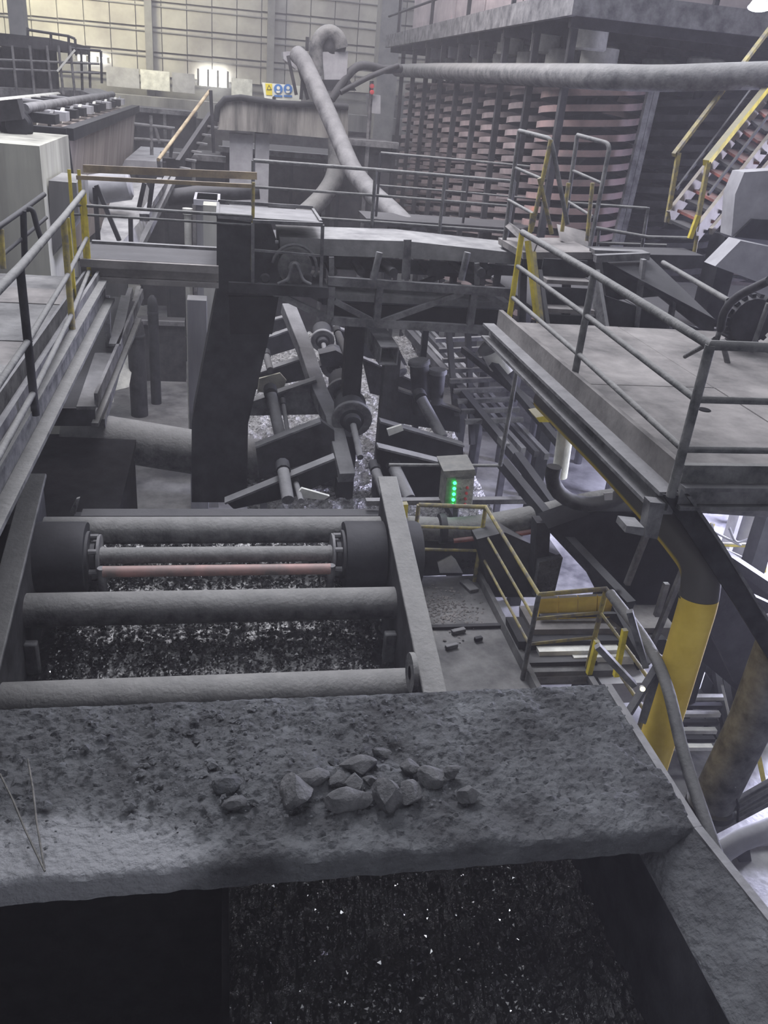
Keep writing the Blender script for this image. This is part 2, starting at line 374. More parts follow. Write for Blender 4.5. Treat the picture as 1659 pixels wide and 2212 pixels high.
rock(494,1690,52,44,'dark crumbly clod of coal behind the pale lone chip', cover_m, 1, 'rocks on the crusted cover')
CR = lambda: (lambda x, y: (V((x, y, 8.05)), V((0,0,1))))(random.gauss(-.25, .6), random.uniform(3.75, 4.75))
o = chips(900, lambda: (lambda x, y: (V((x, y, 8.035+.03*math.exp(-((x+.1)/.5)**2))), V((0,0,1))))(random.gauss(.35, .75), random.uniform(3.6, 4.8)), .006, .02)
chips(150, CR, .015, .045, o); o = o.build('coal_crumbs', cover_m, None, False)
stuff(tag(o, 'coal crumbs scattered over the dusty cover around the rocks', 'crumbs'))
# bent wires
for (a, b, lb) in (((0,1672), (97,1882), 'longer rusty wire at the left edge of the cover'), ((60,1640), (96,1876), 'shorter rusty wire meeting the longer one at its tip')):
    A = PZ(*a, 8.10); B = PZ(*b, 8.055)
    o = MB().tube([A, A.lerp(B, .3)+V((.004,0,.004)), A.lerp(B, .6)+V((-.004,0,.003)), B], .006, 6).build('wire', wire_m); tag(o, lb, 'wire')

# ================================================================ VIBRATING SCREEN
SL = .27
def zt(y): return 6.86+SL*(y-6.22)           # top edge of the side plates
def PI(px, py, off):                          # pixel ray meeting the plane zt(y)+off
    d = ray(px, py); k = (6.86-SL*6.22+off-12)/(d.z-SL*d.y); return CAM+d*k
vs_t = thing('vibrating_screen', 'inclined vibrating screen with cross tubes and drum exciters over black coal', 'screen', (0, 7.5, 4))
for sx, x in ((-1, -2.08), (1, 1.93)):
    y0 = 5.0; y1 = 9.35
    prof = [V((x, y0, zt(y0)-1.7)), V((x, y0, zt(y0))), V((x, y1-.1, zt(y1-.1))), V((x, y1+.05, zt(y1)-.12)), V((x, y1+.05, zt(y1)-1.7))]
    sp = MB().prism(prof, (.05*sx, 0, 0)).build('side_plate', darker, vs_t, bevel=.008)
    fl = MB().bar((x+.06*sx, y0, zt(y0)+.01), (x+.06*sx, y1, zt(y1)+.01), .24, .05, V((0,-SL,1))).build('top_flange', pipe_m, sp, bevel=.012)
    MB().bar((x-.06*sx, y0, zt(y0)-1.2), (x-.06*sx, y1, zt(y1)-1.2), .12, .05, V((0,-SL,1))).build('wear_strip', dark, sp)
    for y in (5.9, 6.75, 7.7):
        MB().box(x-.14*sx if sx > 0 else x, x if sx > 0 else x+.14, y, y+.1, zt(y)-1.15, zt(y)-.75).build('wear_block', steel, sp, bevel=.02)
t2 = PI(455, 1312, -.70)
for (px, py, r, mt) in ((470, 1145, .165, pipe_m), (455, 1310, .185, pipe_m), (500, 1500, .2, pipe_m)):
    p = PI(px, py, -.62 if py < 1400 else -.5)
    MB().tube([(-2.08, p.y, p.z), (1.93, p.y, p.z)], r, 28).build('cross_tube', mt, vs_t)
# exciters
pe = PI(470, 1205, -.62)
for sx, xi, xo in ((-1, -1.55, -2.1), (1, 1.42, 1.92)):
    d = MB().lathe((xi, pe.y+.05, pe.z), (sx, 0, 0), [(.30, 0), (.40, .0), (.41, .03), (.41, abs(xo-xi)-.02)], 36).build('exciter_drum', dark, vs_t)
    MB().lathe((xi, pe.y+.05, pe.z), (-sx, 0, 0), [(.30, 0), (.30, .03), (.18, .04), (.18, .09)], 24).build('hub', darker, d)
    MB().lathe((xi-.12*sx, pe.y+.05, pe.z), (-sx, 0, 0), [(.26, 0), (.26, .03), (.12, .035), (.12, .07)], 24).build('coupling_flange', steel, d)
    for k in range(6):
        a = k*math.pi/3+.3; c = V((xi-.04*sx, pe.y+.05+.24*math.cos(a), pe.z+.24*math.sin(a)))
        MB().tube([c, c-V((.09*sx, 0, 0))], .035, 8).build('bolt', steel, d)
MB().lathe((2.05, pe.y+.05, pe.z), (1, 0, 0), [(.41, 0), (.41, .26), (.39, .30), (.1, .31)], 36).build('outer_drum', dark, vs_t)
for yy, zz in ((1198, .095), (1232, .065)):
    p = PI(470, yy, -.56 if yy < 1210 else -.58); e = .0 if yy < 1210 else .07
    s = MB().tube([(-1.42+e, p.y, p.z), (1.30-e, p.y, p.z)], zz, 18).build('drive_shaft' if yy < 1210 else 'guard_rod', pipe_m if yy < 1210 else rubbed, vs_t)
    if e:
        for x in (-1.36, 1.24): MB().tube([(x, p.y, p.z+.05), (x, p.y, p.z-.3)], .05, 10).build('bracket', steel, s)
# lifting lug with an eye
lc = PI(882, 1450, 0); q = MB()
q.lathe((1.79, lc.y, zt(lc.y)-.02), (1, 0, 0), [(.07, 0), (.2, 0), (.2, .05), (.07, .05), (.07, 0)], 20); q.build('lifting_lug', pipe_m, vs_t)
q = MB(); q.prism([PI(150, 1108, .05), PI(165, 1078, .3), PI(172, 1076, .3), PI(163, 1110, .05)], (0, .04, 0)); q.build('lug_tab', pipe_m, vs_t)
# feed end back plate and ribs
bp = MB().box(-1.75, 2.05, 9.75, 9.85, 5.4, 6.95).build('back_plate', dark, vs_t)
for x in (-1.7, -.05, 1.0): MB().tube([(x+.1, 9.72, 6.8), (x+.1, 9.74, 6.5)], .05, 10).build('bolt', darker, bp)
MB().box(-1.75, 2.05, 9.70, 9.9, 6.93, 7.0).build('rim', darker, bp)
# legs of the screen down to the floor
for x in (-2.3, 2.1):
    for y in (5.4, 9.0): MB().box(x, x+.2, y, y+.2, 4, zt(y)-1.6).build('leg', dark, vs_t)
# coal bed riding on the screen
def bz(y): return zt(y)-1.05
q = MB(); vs = []; fs = []; NX, NY = 150, 170
for j in range(NY+1):
    for i in range(NX+1):
        x = -2.02+3.89*i/NX; y = 5.2+4.5*j/NY
        vs.append((x, y, bz(y)+.05*fbm(x*3, y*3, 1)+.05*abs(fbm(x*11, y*11, 4, 4))-.12*max(0, (abs(x+.075)-1.6)/.35)))
for j in range(NY):
    for i in range(NX): a = j*(NX+1)+i; fs.append((a, a+1, a+NX+2, a+NX+1))
q.add(vs, fs); o = q.build('coal_bed', coal_m); stuff(tag(o, 'bed of black crushed coal carried on the vibrating screen deck', 'coal'))
un = V((0, -SL, 1)).normalized()
def cp():
    x = random.uniform(-1.85, 1.72); y = random.uniform(5.6, 9.6)
    return V((x, y, bz(y)+.04+.05*fbm(x*3, y*3, 1)+random.uniform(0, .025))), un
o = chips(11000, cp, .008, .032).build('coal_chips', chip_m, None, False)
stuff(tag(o, 'glinting coal chips covering the coal bed on the vibrating screen', 'coal chips'))

# ================================================================ LOWER WALKWAY RIGHT OF THE SCREEN
lw = thing('lower_walkway', 'dusty plate walkway with white scrapings beside the vibrating screen', 'walkway', (2.8, 7.5, 4))
for i, (y0, y1) in enumerate(((5.4, 6.9), (6.92, 8.1), (8.12, 9.3))):
    MB().box(2.2, 3.3, y0, y1, 6.24-.004*i, 6.3-.012*(i % 2)).build('floor_plate', deck2_m, lw, bevel=.004)
MB().box(2.2, 3.3, 8.08, 8.14, 6.28, 6.33).build('joint_bar', dark, lw)
MB().box(3.3, 3.36, 5.4, 9.3, 6.1, 6.42).build('toe_plate', deck2_m, lw)
MB().box(3.36, 4.12, 7.12, 7.2, 6.2, 6.28).build('edge_bar', steel, lw); MB().box(4.05, 4.12, 5.8, 7.2, 6.2, 6.28).build('edge_bar', steel, lw)
for x, y in ((2.3, 5.6), (3.25, 5.6), (2.3, 9.2), (3.25, 9.2)): MB().bar((x, y, 4), (x, y, 6.24), .14, .14).build('leg', dark, lw)
railing('yellow-banded railing round the lower walkway beside the screen', [(2.4, 9.22, 6.3), (3.26, 9.16, 6.3), (3.26, 7.1, 6.3), (4.06, 7.19, 6.3), (4.08, 5.96, 6.3)], 1.1, (1, .72, .42), .028, [yelr, yelr, pipe_m, yelr, pipe_m], yelr)
o = chips(420, lambda: (V((random.gauss(2.72, .19), random.gauss(8.5, .22), 6.305)), V((0,0,1))), .008, .03).build('scrapings', deck_m, None, False)
stuff(tag(o, 'pale scrapings smeared over the far floor plate of the lower walkway', 'scrapings'))
for px, py, sx, sy, lb in ((1013, 1268, .14, .26, 'pale wood block lying by the far toe plate of the lower walkway'), (990, 1365, .18, .06, 'short pale offcut lying near the walkway joint bar'), (1033, 1382, .1, .05, 'tiny dark offcut lying right of the joint bar'), (975, 1398, .16, .05, 'thin pale splinter lying in front of the joint bar')):
    p = PZ(px, py, 6.31); o = MB().box(p.x-sx/2, p.x+sx/2, p.y-sy/2, p.y+sy/2, 6.3, 6.35).build('offcut', steel if 'pale' in lb else dark, None, bevel=.008); tag(o, lb, 'offcut'); o.rotation_euler.z = .3
# ================================================================ RIGHT UPPER PLATFORM
def pp(mt, name, pxs, Y, depth, parent=None, q=None, **k):
    """upright plate of thickness depth standing in the cross plane y = Y"""
    o = MB().prism([PY(x, y, Y) for x, y in pxs], (0, depth, 0))
    return o.build(name, mt, parent, **k)
rp = thing('upper_platform', 'pale dusty steel platform with kick plates at the right, above the yellow pipe', 'platform', (4, 7, 9.3))
for x0, x1 in ((3.25, 4.75), (4.76, 6.2), (6.21, 7.6)):
    for y0, y1 in ((5.05, 7.28), (7.29, 9.6)):
        MB().box(x0, x1, y0, y1, 9.6, 9.66+.004*((x0+y0) % 2)).build('deck_plate', deck_m, rp, bevel=.003)
MB().box(3.2, 3.25, 5.05, 9.6, 9.6, 9.8).build('toe_plate', deck_m, rp)
MB().box(3.2, 7.6, 5.0, 5.05, 9.62, 9.82).build('toe_plate', pipe_m, rp)
q = MB(); q.box(3.06, 3.2, 5.0, 9.7, 9.58, 9.61); q.box(3.15, 3.2, 5.0, 9.7, 9.46, 9.58); q.box(3.06, 3.2, 5.0, 9.7, 9.43, 9.46); q.build('edge_channel', steel, rp)
q = MB(); q.box(3.2, 7.6, 4.92, 5.0, 9.65, 9.68); q.box(3.2, 7.6, 4.97, 5.0, 9.53, 9.65); q.box(3.2, 7.6, 4.92, 5.0, 9.50, 9.53); q.build('edge_channel', steel, rp)
p = PZ(1521, 886, 9.66); MB().lathe((p.x, p.y, 9.666), (0,0,1), [(.06, 0), (.055, .004)], 18).build('drain_hole', rubber_shade, rp)
for y in (5.3, 7.2, 9.4): MB().box(3.2, 7.6, y, y+.12, 9.46, 9.6).build('joist', dark, rp)
for x in (5.2, 7.4): MB().box(x, x+.25, 9.3, 9.55, 4, 9.5).build('column', dark, rp)
railing('grey tube railing round the pale upper platform at the right', [(3.33, 9.56, 9.6), (3.25, 7.24, 9.6), (3.12, 4.95, 9.6), (5.6, 4.95, 9.6)], 1.1, (1, .66, .33), .034, [yel, pipe_m, pipe_m, pipe_m], pipe_m)
q = thing('hanging_bracket', 'grey angle bracket hanging from the corner of the upper platform', 'bracket', PY(1410, 1095, 4.95))
pp(steel, 'hanger', [(1405, 1085), (1438, 1088), (1420, 1165), (1392, 1160)], 4.95, .1, q); pp(steel, 'foot', [(1354, 1136), (1392, 1140), (1390, 1158), (1350, 1150)], 4.9, .16, q)
# inner rail of the platform and the curved tube
t = pieces('railing', 'curved tube rail along the far side of the upper platform', 'railing', [
 ('top_rail', pipe_m, 't', [PY(1432, 567, 10.2), PY(1573, 649, 8.4)], .03),
 ('post', pipe_m, 't', [PY(1573, 649, 8.4), PY(1547, 740, 8.4)], .03),
 ('curved_rail', darker, 't', smooth_path([PY(1556, 712, 8.3), PY(1566, 672, 8.2), PY(1595, 640, 8.0), PY(1662, 606, 7.6)]), .045),
 ('brace', pipe_m, 't', [PY(1560, 735, 8.2), PY(1592, 868, 8.2)], .03),
 ('rail_tail', pipe_m, 't', [PY(1480, 770, 6.8), PY(1545, 733, 5.1)], .02),
 ('lower_rail', pipe_m, 't', [PY(1660, 655, 8.6), PY(1622, 760, 8.6)], .03)])
o = thing('belt_pulley', 'dark toothed pulley wheel half hidden behind the curved tube rail', 'pulley', PY(1612, 690, 8.8))
c = PY(1615, 690, 8.8); MB().lathe(c, (0,1,0), [(.1,-.1),(.26,-.1),(.28,0),(.26,.1),(.1,.1)], 28).build('rim', darker, o)
for k in range(18):
    a = k*math.pi/9; d = V((math.cos(a), 0, math.sin(a))); MB().bar(c+d*.27, c+d*.31, .05, .16, V((0,1,0))).build('tooth', dark, o)
# housings standing on the far part of the platform
h = thing('drive_housing', 'dark sloping plate housing on the platform behind the grey railing', 'housing', PY(1400, 720, 10.4))
MB().prism([PY(1300, 560, 10.6), PY(1405, 556, 10.6), PY(1545, 690, 9.6), PY(1540, 730, 9.6), PY(1425, 640, 10.6), PY(1310, 650, 10.6)], (.1, .5, -.02)).build('sloping_cover', darker, h)
pp(dark, 'side_plate', [(1310, 640), (1540, 720), (1545, 800), (1330, 790)], 10.3, .08, h)
MB().bar(PY(1285, 558, 10.5), PY(1400, 553, 10.5), .1, .09).build('top_beam', steel, h)
for x in (1390, 1460): MB().bar(PY(x, 560+(x-1390)*.8, 10.3), PY(x-20, 740, 10.3), .09, .05).build('stiffener', steel, h)
# stair from the platform up to the bridge
st = thing('steel_stair', 'short dusty steel stair of four treads between yellow posts', 'stair', PY(1240, 800, 9.7))
for k, (y, x0, x1) in enumerate(((778, 1192, 1296), (727, 1186, 1296), (666, 1178, 1286), (604, 1182, 1279))):
    Y = 9.62+.26*k; a = PY(x0, y, Y); b = PY(x1, y, Y)
    MB().box(a.x, b.x, Y, Y+.27, a.z-.05, a.z).build('tread', deck_m, st)
    MB().box(a.x, b.x, Y+.24, Y+.27, a.z-.05, a.z+.22).build('riser', dark, st)
MB().bar(PY(1318, 800, 9.6), PY(1283, 590, 10.4), .05, .2).build('stringer', steel, st)
MB().bar(PY(1190, 800, 9.6), PY(1160, 590, 10.4), .05, .2).build('stringer', darker, st)
MB().bar(PY(1178, 795, 9.5), PY(1150, 545, 10.2), .07, .06).build('handrail', yelr, st)
MB().bar(PY(1160, 690, 9.7), PY(1140, 520, 9.9), .07, .05).build('post', yel, st)
# stair rails standing at the far end of the bridge
def vframe(label, A, B, Cc, Dd, mids, Y0, Y1, low=None):
    t = thing('stair_handrail', label, 'handrail', PY(*A, Y0))
    MB().tube([PY(*A, Y0), PY(*B, Y0)], .032).build('post', pipe_m, t)
    MB().tube(round_path([PY(*B, Y0), PY(*Cc, Y1), PY(*Dd, Y1-.1)], .1), .032).build('top_rail', pipe_m, t)
    for a, b in mids: MB().tube([PY(*a, Y0), PY(*b, Y1)], .022).build('mid_rail', pipe_m, t)
    for a, b in low or (): MB().tube([PY(*a, Y1), PY(*b, Y1)], .03).build('post', yelr, t)
vframe('left bent-tube stair handrail in front of the dark spiral stack', (1086, 545), (1122, 283), (1190, 300), (1226, 485), (((1112, 362), (1178, 390)), ((1098, 432), (1152, 462))), 12.4, 11.6, (((1190, 302), (1148, 500)), ((1165, 385), (1192, 505)), ((1150, 460), (1140, 540))))
vframe('right bent-tube stair handrail with yellow foot at the bridge end', (1222, 470), (1247, 292), (1318, 311), (1274, 535), (((1236, 368), (1300, 396)), ((1224, 434), (1280, 468))), 12.8, 12.2, (((1280, 395), (1268, 520)), ((1228, 395), (1214, 500))))
sl = thing('landing', 'stair landing plate with kick boards below the bent-tube handrails', 'landing', PY(1190, 540, 12))
MB().prism([PY(1090, 488, 12.4), PY(1098, 480, 12.4), PY(1160, 525, 11.0), PY(1152, 545, 11.0)], (.03, .03, 0)).build('kick_board', deck_m, sl)
MB().prism([PY(1205, 485, 12.6), PY(1265, 500, 12.6), PY(1275, 545, 12.2), PY(1212, 520, 12.2)], (0, .05, 0)).build('kick_board', deck_m, sl)
MB().prism([PY(1130, 545, 11.4), PY(1290, 545, 11.4), PY(1292, 560, 11.4), PY(1130, 560, 11.4)], (0, 1.2, 0)).build('landing_plate', deck_m, sl)
pp(dark, 'under_beam', [(1130, 560), (1292, 560), (1294, 600), (1130, 596)], 11.5, .1, sl)
for a, b in ((1110, 1140), (1205, 1240)): MB().bar(PY(a+20, 560, 11.6), PY(a+16, 720, 11.6), .1, .1).build('leg', darker, sl)

# ================================================================ CONVEYOR BRIDGE
br = thing('bridge_walkway', 'cross walkway of dusty channel beams between the left walkway and the chute head', 'walkway', (-1, 12.6, 9.3))
a = PY(196, 603, 12.1)
MB().box(-2.0, -.08, 12.1, 13.3, 9.62, 9.66).build('deck_plate', darker, br)
q = MB(); q.box(-1.9, -.08, 12.02, 12.12, 9.56, 9.66); q.box(-1.9, -.08, 12.08, 12.12, 9.44, 9.56); q.box(-1.9, -.08, 12.02, 12.12, 9.36, 9.43); q.build('edge_channel', deck_m, br)
MB().box(-1.9, 0, 13.2, 13.3, 9.4, 9.7).build('edge_channel', steel, br)
t = railing('near railing of the cross walkway with a wide brown top rail and yellow posts', [(-1.95, 12.05, 9.62), (-1.84, 12.1, 9.62), (.38, 12.1, 9.62)], 1.15, (.62, .52), .022, [yel, yel, yelr], pipe_m)
q = MB(); q.bar(PY(165, 383, 12.1), PY(545, 402, 12.1), .05, .05); q.build('top_rail', mat('brown_rail', (.14,.11,.08), (.30,.24,.15), .7, 0, 3, .1, .4), t)
MB().bar(PY(180, 364, 13.2), PY(555, 380, 13.2), .05, .1).build('top_rail', MATS['brown_rail'], t)
MB().bar(PY(146, 470, 11.0), PY(166, 700, 11.0), .045, .045).build('post', yel, t)
fz = [PY(545, 510, 13.6), PY(800, 525, 13.6), PY(945, 535, 13.6), PY(1090, 545, 13.6)]
for a, b in zip(fz, fz[1:]): MB().bar(a+V((0,.35,-.03)), b+V((0,.35,-.03)), .8, .06).build('side_walkway', darker, br)
for a in fz[1:]: MB().box(a.x-.05, a.x+.05, 13.75, 13.85, 4, a.z-.06).build('leg', dark, br)
t = railing('far railing of the conveyor bridge running in front of the spiral stack', [PY(545, 510, 13.6), PY(800, 525, 13.6), PY(945, 535, 13.6), PY(1090, 545, 13.6)], 1.08, (1, .66, .3), .028, pipe_m, pipe_m)
rw = thing('rear_walkway', 'narrow walkway behind the conveyor bridge beside the spiral stack', 'walkway', PY(1000, 482, 17.2))
zr = PY(1000, 482, 17).z
MB().box(PY(812, 468, 17).x-.2, PY(1270, 504, 17).x+.2, 16.9, 18, zr-.14, zr-.02).build('deck_plate', darker, rw)
for x in (3.2, 5.2): MB().box(x, x+.15, 17.2, 17.35, 4, zr-.14).build('leg', dark, rw)
railing('second thin railing behind the conveyor bridge beside the spiral stack', [PY(812, 468, 17), PY(1000, 482, 17), PY(1180, 497, 17), PY(1270, 504, 17)], 1.15, (1, .5), .026, darker, pipe_m)
# head chute
hc = thing('head_chute', 'tall dark bent steel chute dropping from the conveyor head to the screen', 'chute', PY(475, 1075, 12.3))
def chute_sec(pa, pb, ya, yb, d):   # front quad between two pixel edges, given depth behind
    A = [PY(*pa[0], ya), PY(*pa[1], ya)]; B = [PY(*pb[0], yb), PY(*pb[1], yb)]
    q = MB(); vs = A+B+[v+V((0, d, 0)) for v in A+B]
    return q.add(vs, [(0,1,3,2), (4,6,7,5), (0,2,6,4), (1,5,7,3), (0,4,5,1), (2,3,7,6)])
chute_sec(((468, 470), (545, 480)), ((468, 640), (558, 640)), 12.1, 12.1, 1.1).build('head_box', dark, hc)
chute_sec(((468, 632), (602, 640)), ((414, 915), (536, 915)), 12.1, 12.1, .9).build('upper_leg', dark, hc)
chute_sec(((414, 915), (536, 915)), ((414, 1085), (533, 1085)), 12.1, 12.0, .9).build('lower_leg', dark, hc)
pp(rubber_shade, 'patch_plate', [(494, 640), (602, 642), (588, 722), (497, 722)], 12.05, .06, hc)
q = MB(); pts = [PY(545, 480, 12.15), PY(558, 478, 12.15), PY(578, 488, 12.15), PY(592, 504, 12.15), PY(600, 528, 12.15), PY(604, 560, 12.15), PY(604, 612, 12.15), PY(545, 612, 12.15)]
q.prism(pts, (0, 1.0, 0)); q.build('curved_hood', darker, hc)
tr = MB(); a = PY(470, 470, 12.1); b = PY(542, 478, 12.1); c = PY(693, 482, 12.1); z = 10.32
tr.box(a.x, c.x, 12.08, 12.11, z-.04, z); tr.box(a.x, c.x, 13.3, 13.33, z, z+.05); tr.box(a.x-.02, a.x+.02, 12.1, 13.3, z-.02, z+.02); tr.box(c.x-.02, c.x+.02, 12.1, 13.3, z-.02, z+.02); tr.build('top_frame', steel, hc)
MB().box(a.x+.02, c.x-.02, 12.14, 13.3, z-.03, z-.01).build('top_plate', steel, hc)
gf = thing('guard_frame', 'square tube guard frame around the conveyor drive motor', 'guard', PY(620, 612, 12.0))
for x0, y0, x1, y1 in ((546, 482, 546, 612), (697, 486, 693, 620), (598, 520, 598, 525)): MB().bar(PY(x0, y0, 12.02), PY(x1, y1, 12.02), .045, .045).build('post', steel, gf)
MB().bar(PY(546, 540, 12.02), PY(695, 553, 12.02), .03, .03).build('mid_rail', steel, gf)
MB().bar(PY(546, 478, 12.02), PY(697, 484, 12.02), .05, .04).build('top_rail', steel, gf)
mo = thing('drive_pulley', 'round conveyor drive pulley with triangular bearing bracket under the guard frame', 'pulley', PY(636, 612, 12.1))
c = PY(636, 577, 12.15)
MB().lathe(c, (0,1,0), [(.16,-.02),(.235,0),(.25,.04),(.25,.9)], 32).build('drum', pipe_m, mo)
MB().lathe(c, (0,-1,0), [(.09,0),(.09,.1),(.05,.11),(.05,.16)], 18).build('bearing', steel, mo)
q = MB(); q.tube(round_path([PY(600, 613, 11.98), PY(622, 604, 11.98), PY(634, 570, 11.98), PY(640, 570, 11.98), PY(655, 606, 11.98), PY(672, 614, 11.98)], .05), .022, 8); q.build('bracket', steel, mo)
MB().tube([c+V((-.31*math.sin(t), -.02, .31*math.cos(t))) for t in [i*.26-.4 for i in range(-6, 8)]], .022, 8).build('guard_hoop', steel, mo)
for x in (573, 665): MB().lathe(PY(x, 602, 12.1), (0,1,0), [(.05,0),(.07,.02),(.07,.2)], 12).build('bolt_boss', darker, mo)
# truss and belt
cv = thing('belt_conveyor', 'belt conveyor on a steel truss crossing the hall at mid height', 'conveyor', PY(900, 720, 12.5))
bel = [PY(608, 515, 12.2), PY(880, 522, 12.2), PY(1128, 548, 12.2)]
q = MB(); q.prism([PY(604, 512, 12.2), PY(700, 516, 12.2), PY(880, 521, 12.2), PY(1130, 548, 12.2), PY(1130, 572, 12.2), PY(880, 558, 12.2), PY(704, 552, 12.2), PY(606, 548, 12.2)], (0, 1.1, 0)); q.build('belt', belt_m, cv)
q = MB(); q.prism([PY(705, 632, 12.3), PY(1105, 655, 12.3), PY(1105, 668, 12.3), PY(705, 648, 12.3)], (0, 1.0, 0)); q.build('return_belt', belt_m, cv)
pp(rubber_shade, 'spill_plate', [(715, 655), (1108, 672), (1108, 712), (715, 694)], 12.4, .05, cv)
for dy, mt in ((0, steel), (1.25, darker)):
    def B(a, b, w_=.09, h_=.1, nm='brace'): MB().bar(PY(*a, 12.1)+V((0,dy,0)), PY(*b, 12.1)+V((0,dy,0)), w_, h_).build(nm, mt, cv)
    B((708, 606), (1110, 632), .1, .12, 'top_chord'); B((715, 692), (1110, 716), .1, .12, 'bottom_chord'); B((592, 632), (718, 692), .08, .09)
    for x0, y0, x1, y1 in ((716, 618, 712, 690), (820, 622, 813, 695), (1024, 632, 1014, 708)): B((x0, y0), (x1, y1), .1, .1, 'vertical')
    for e in (((722, 650), (802, 692)), ((828, 694), (1000, 632)), ((1045, 632), (1108, 672))): B(*e, .07, .08)
for x, y0, y1 in ((716, 555, 605), (1030, 568, 618)): MB().bar(PY(x, y0, 12.15), PY(x, y1, 12.15), .06, .07).build('stringer_post', steel, cv)
pp(steel, 'splash_plate', [(873, 518), (889, 518), (886, 604), (868, 604)], 12.05, .04, cv)
for x in (820, 1010):
    MB().tube([PY(x, 545, 12.1), PY(x-14, 605, 12.1)], .05).build('idler_bracket', steel, cv); MB().tube([PY(x+30, 590, 12.1), PY(x-10, 560, 12.9)], .07).build('idler', darker, cv)
for dx in (720, 780, 850, 930, 1000, 1060): MB().tube([PY(dx, 588, 12.3), PY(dx, 588, 12.3)+V((0, 1, 0))], .06).build('return_idler', darker, cv)
q = MB(); q.bar(PY(640, 560, 13.0), PY(1125, 585, 13.0), .06, .16); q.build('stringer', darker, cv)
bb = MB(); bb.prism([PY(494, 610, 12.02), PY(710, 622, 12.02), PY(710, 645, 12.02), PY(494, 632, 12.02)], (0, 1.2, 0)); bb.build('head_base', darker, cv)
# columns under the bridge
for (a, b, wd, mt, lb) in (((770, 705), (744, 1040), .27, rubber_shade, 'black square column under the conveyor bridge'), ((850, 770), (812, 1040), .24, darker, 'grey square column with open box beam on top'),):
    A = PY(*a, 12.2); t = thing('column', lb, 'column', (A.x, A.y, 4)); MB().box(A.x-wd/2, A.x+wd/2, A.y, A.y+wd, 4, A.z).build('shaft', mt, t)
    MB().box(A.x-wd*.8, A.x+wd*.8, A.y-.06, A.y+wd+.06, 4, 4.05).build('foot_plate', mt, t)
a = PY(838, 765, 12.0); q = MB()
for dx, dz, wx, wz in ((0, .13, .28, .02), (0, -.13, .28, .02), (.13, 0, .02, .26), (-.13, 0, .02, .26)):
    q.bar(a+V((dx, -.1, dz)), a+V((dx-.12, 1.1, dz+.12)), wx, wz)
q.build('box_beam', steel, t)
bt = thing('sloping_box_beam', 'long pale square-tube beam sloping down past the screen exciters', 'beam', PY(740, 1020, 11.2))
pts = [PY(622, 665, 15), PY(660, 760, 13.9), PY(690, 850, 12.9), PY(718, 910, 12.2), PY(748, 1030, 11.2)]
for a, b in zip(pts, pts[1:]): MB().bar(a, b+(b-a)*.02, .24, .2).build('box_section', steel, bt, bevel=.01)

# ================================================================ SECOND SCREEN UNDER THE BRIDGE
s2 = thing('roof_plate_screen', 'second screen with peaked cross plates and a line of exciters under the bridge', 'screen', PY(740, 1000, 14)*1.0)
s2.location.z = 4
L = (([(486, 1082), (722, 986), (730, 1030), (640, 1072), (505, 1100)], 10.7, dark), ([(552, 962), (692, 908), (722, 930), (724, 985), (560, 1030)], 11.7, darker), ([(543, 866), (682, 818), (700, 860), (700, 895), (540, 898)], 13.0, steel),
 ([(552, 806), (648, 774), (660, 820), (550, 842)], 14.4, darker), ([(578, 728), (634, 708), (640, 752), (574, 772)], 16, dark), ([(590, 690), (628, 680), (634, 705), (588, 715)], 17.5, darker))
R_ = (([(815, 963), (1000, 1008), (1000, 1075), (815, 1085)], 10.7, rubber_shade), ([(820, 908), (1000, 960), (1002, 1000), (960, 1008), (815, 968)], 11.7, dark), ([(826, 828), (992, 885), (994, 935), (820, 908)], 13.0, dark),
 ([(782, 772), (928, 836), (926, 880), (800, 850)], 14.4, darker), ([(720, 705), (860, 750), (880, 790), (730, 760)], 16, dark))
for pxs, Y, mt in L+R_:
    o = pp(mt, 'cross_plate', pxs, Y, .12, s2)
    n = len(pxs); k = 2 if (pxs, Y, mt) in R_ else 2
    MB().bar(PY(*pxs[0], Y-.02), PY(*pxs[1], Y-.02), .18, .03).build('top_lip', steel, o)
for a, b, r in (((612, 1018), (622, 1080), .085), ((640, 1045), (650, 1082), .04), ((585, 852), (606, 945), .09), ((612, 875), (622, 935), .035), ((910, 862), (956, 945), .09), ((838, 755), (868, 805), .1), ((852, 1012), (884, 1078), .09), ((812, 1018), (836, 1082), .07), ((576, 770), (584, 800), .06), ((730, 720), (748, 765), .06)):
    Y = 10.6 if a[1] > 1000 else 12.4 if a[1] > 840 else 14
    A = PY(*a, Y); MB().tube([A, PY(*b, Y-.5)], r, 12).build('damper', steel, s2); MB().tube([A, A+V((0, .2, .02))], r*1.2, 10).build('pivot', dark, s2)
for (x, y, r) in ((697, 735, .19), (722, 790, .2), (742, 850, .23), (760, 905, .25)):
    p = PZ(x, y, 7.5); e = MB().lathe(p, (-.05, -1, -.2), [(r*.8, -.5), (r, -.45), (r, -.08), (r*1.15, -.07), (r*1.15, .02), (r*.55, .05), (r*.55, .16), (r*.4, .18)], 24).build('exciter', dark, s2)
    MB().lathe(p, (-.05, -1, -.2), [(r*1.18, -.04), (r*1.24, -.03), (r*1.24, .03), (r*1.18, .04), (r*1.0, .04)], 24).build('flange_ring', steel, e)
    MB().tube([p+V((0, -.15, -.03)), p+V((.02, -.9, -.25))], .05, 10).build('shaft', steel, e)
for a, b in (((690, 765), (745, 830)), ((725, 770), (735, 860))): MB().prism([PY(a[0], a[1], 14.2), PY(a[0]+35, a[1]-8, 14.2), PY(b[0]+30, a[1]+18, 14.2), PY(b[0]-50, a[1]+25, 14.2)], (0, .3, 0)).build('hump_plate', darker, s2)
for x in (.55, 3.55): MB().box(x, x+.1, 10.8, 18, 5.6, 6.1).build('side_plate', dark, s2)
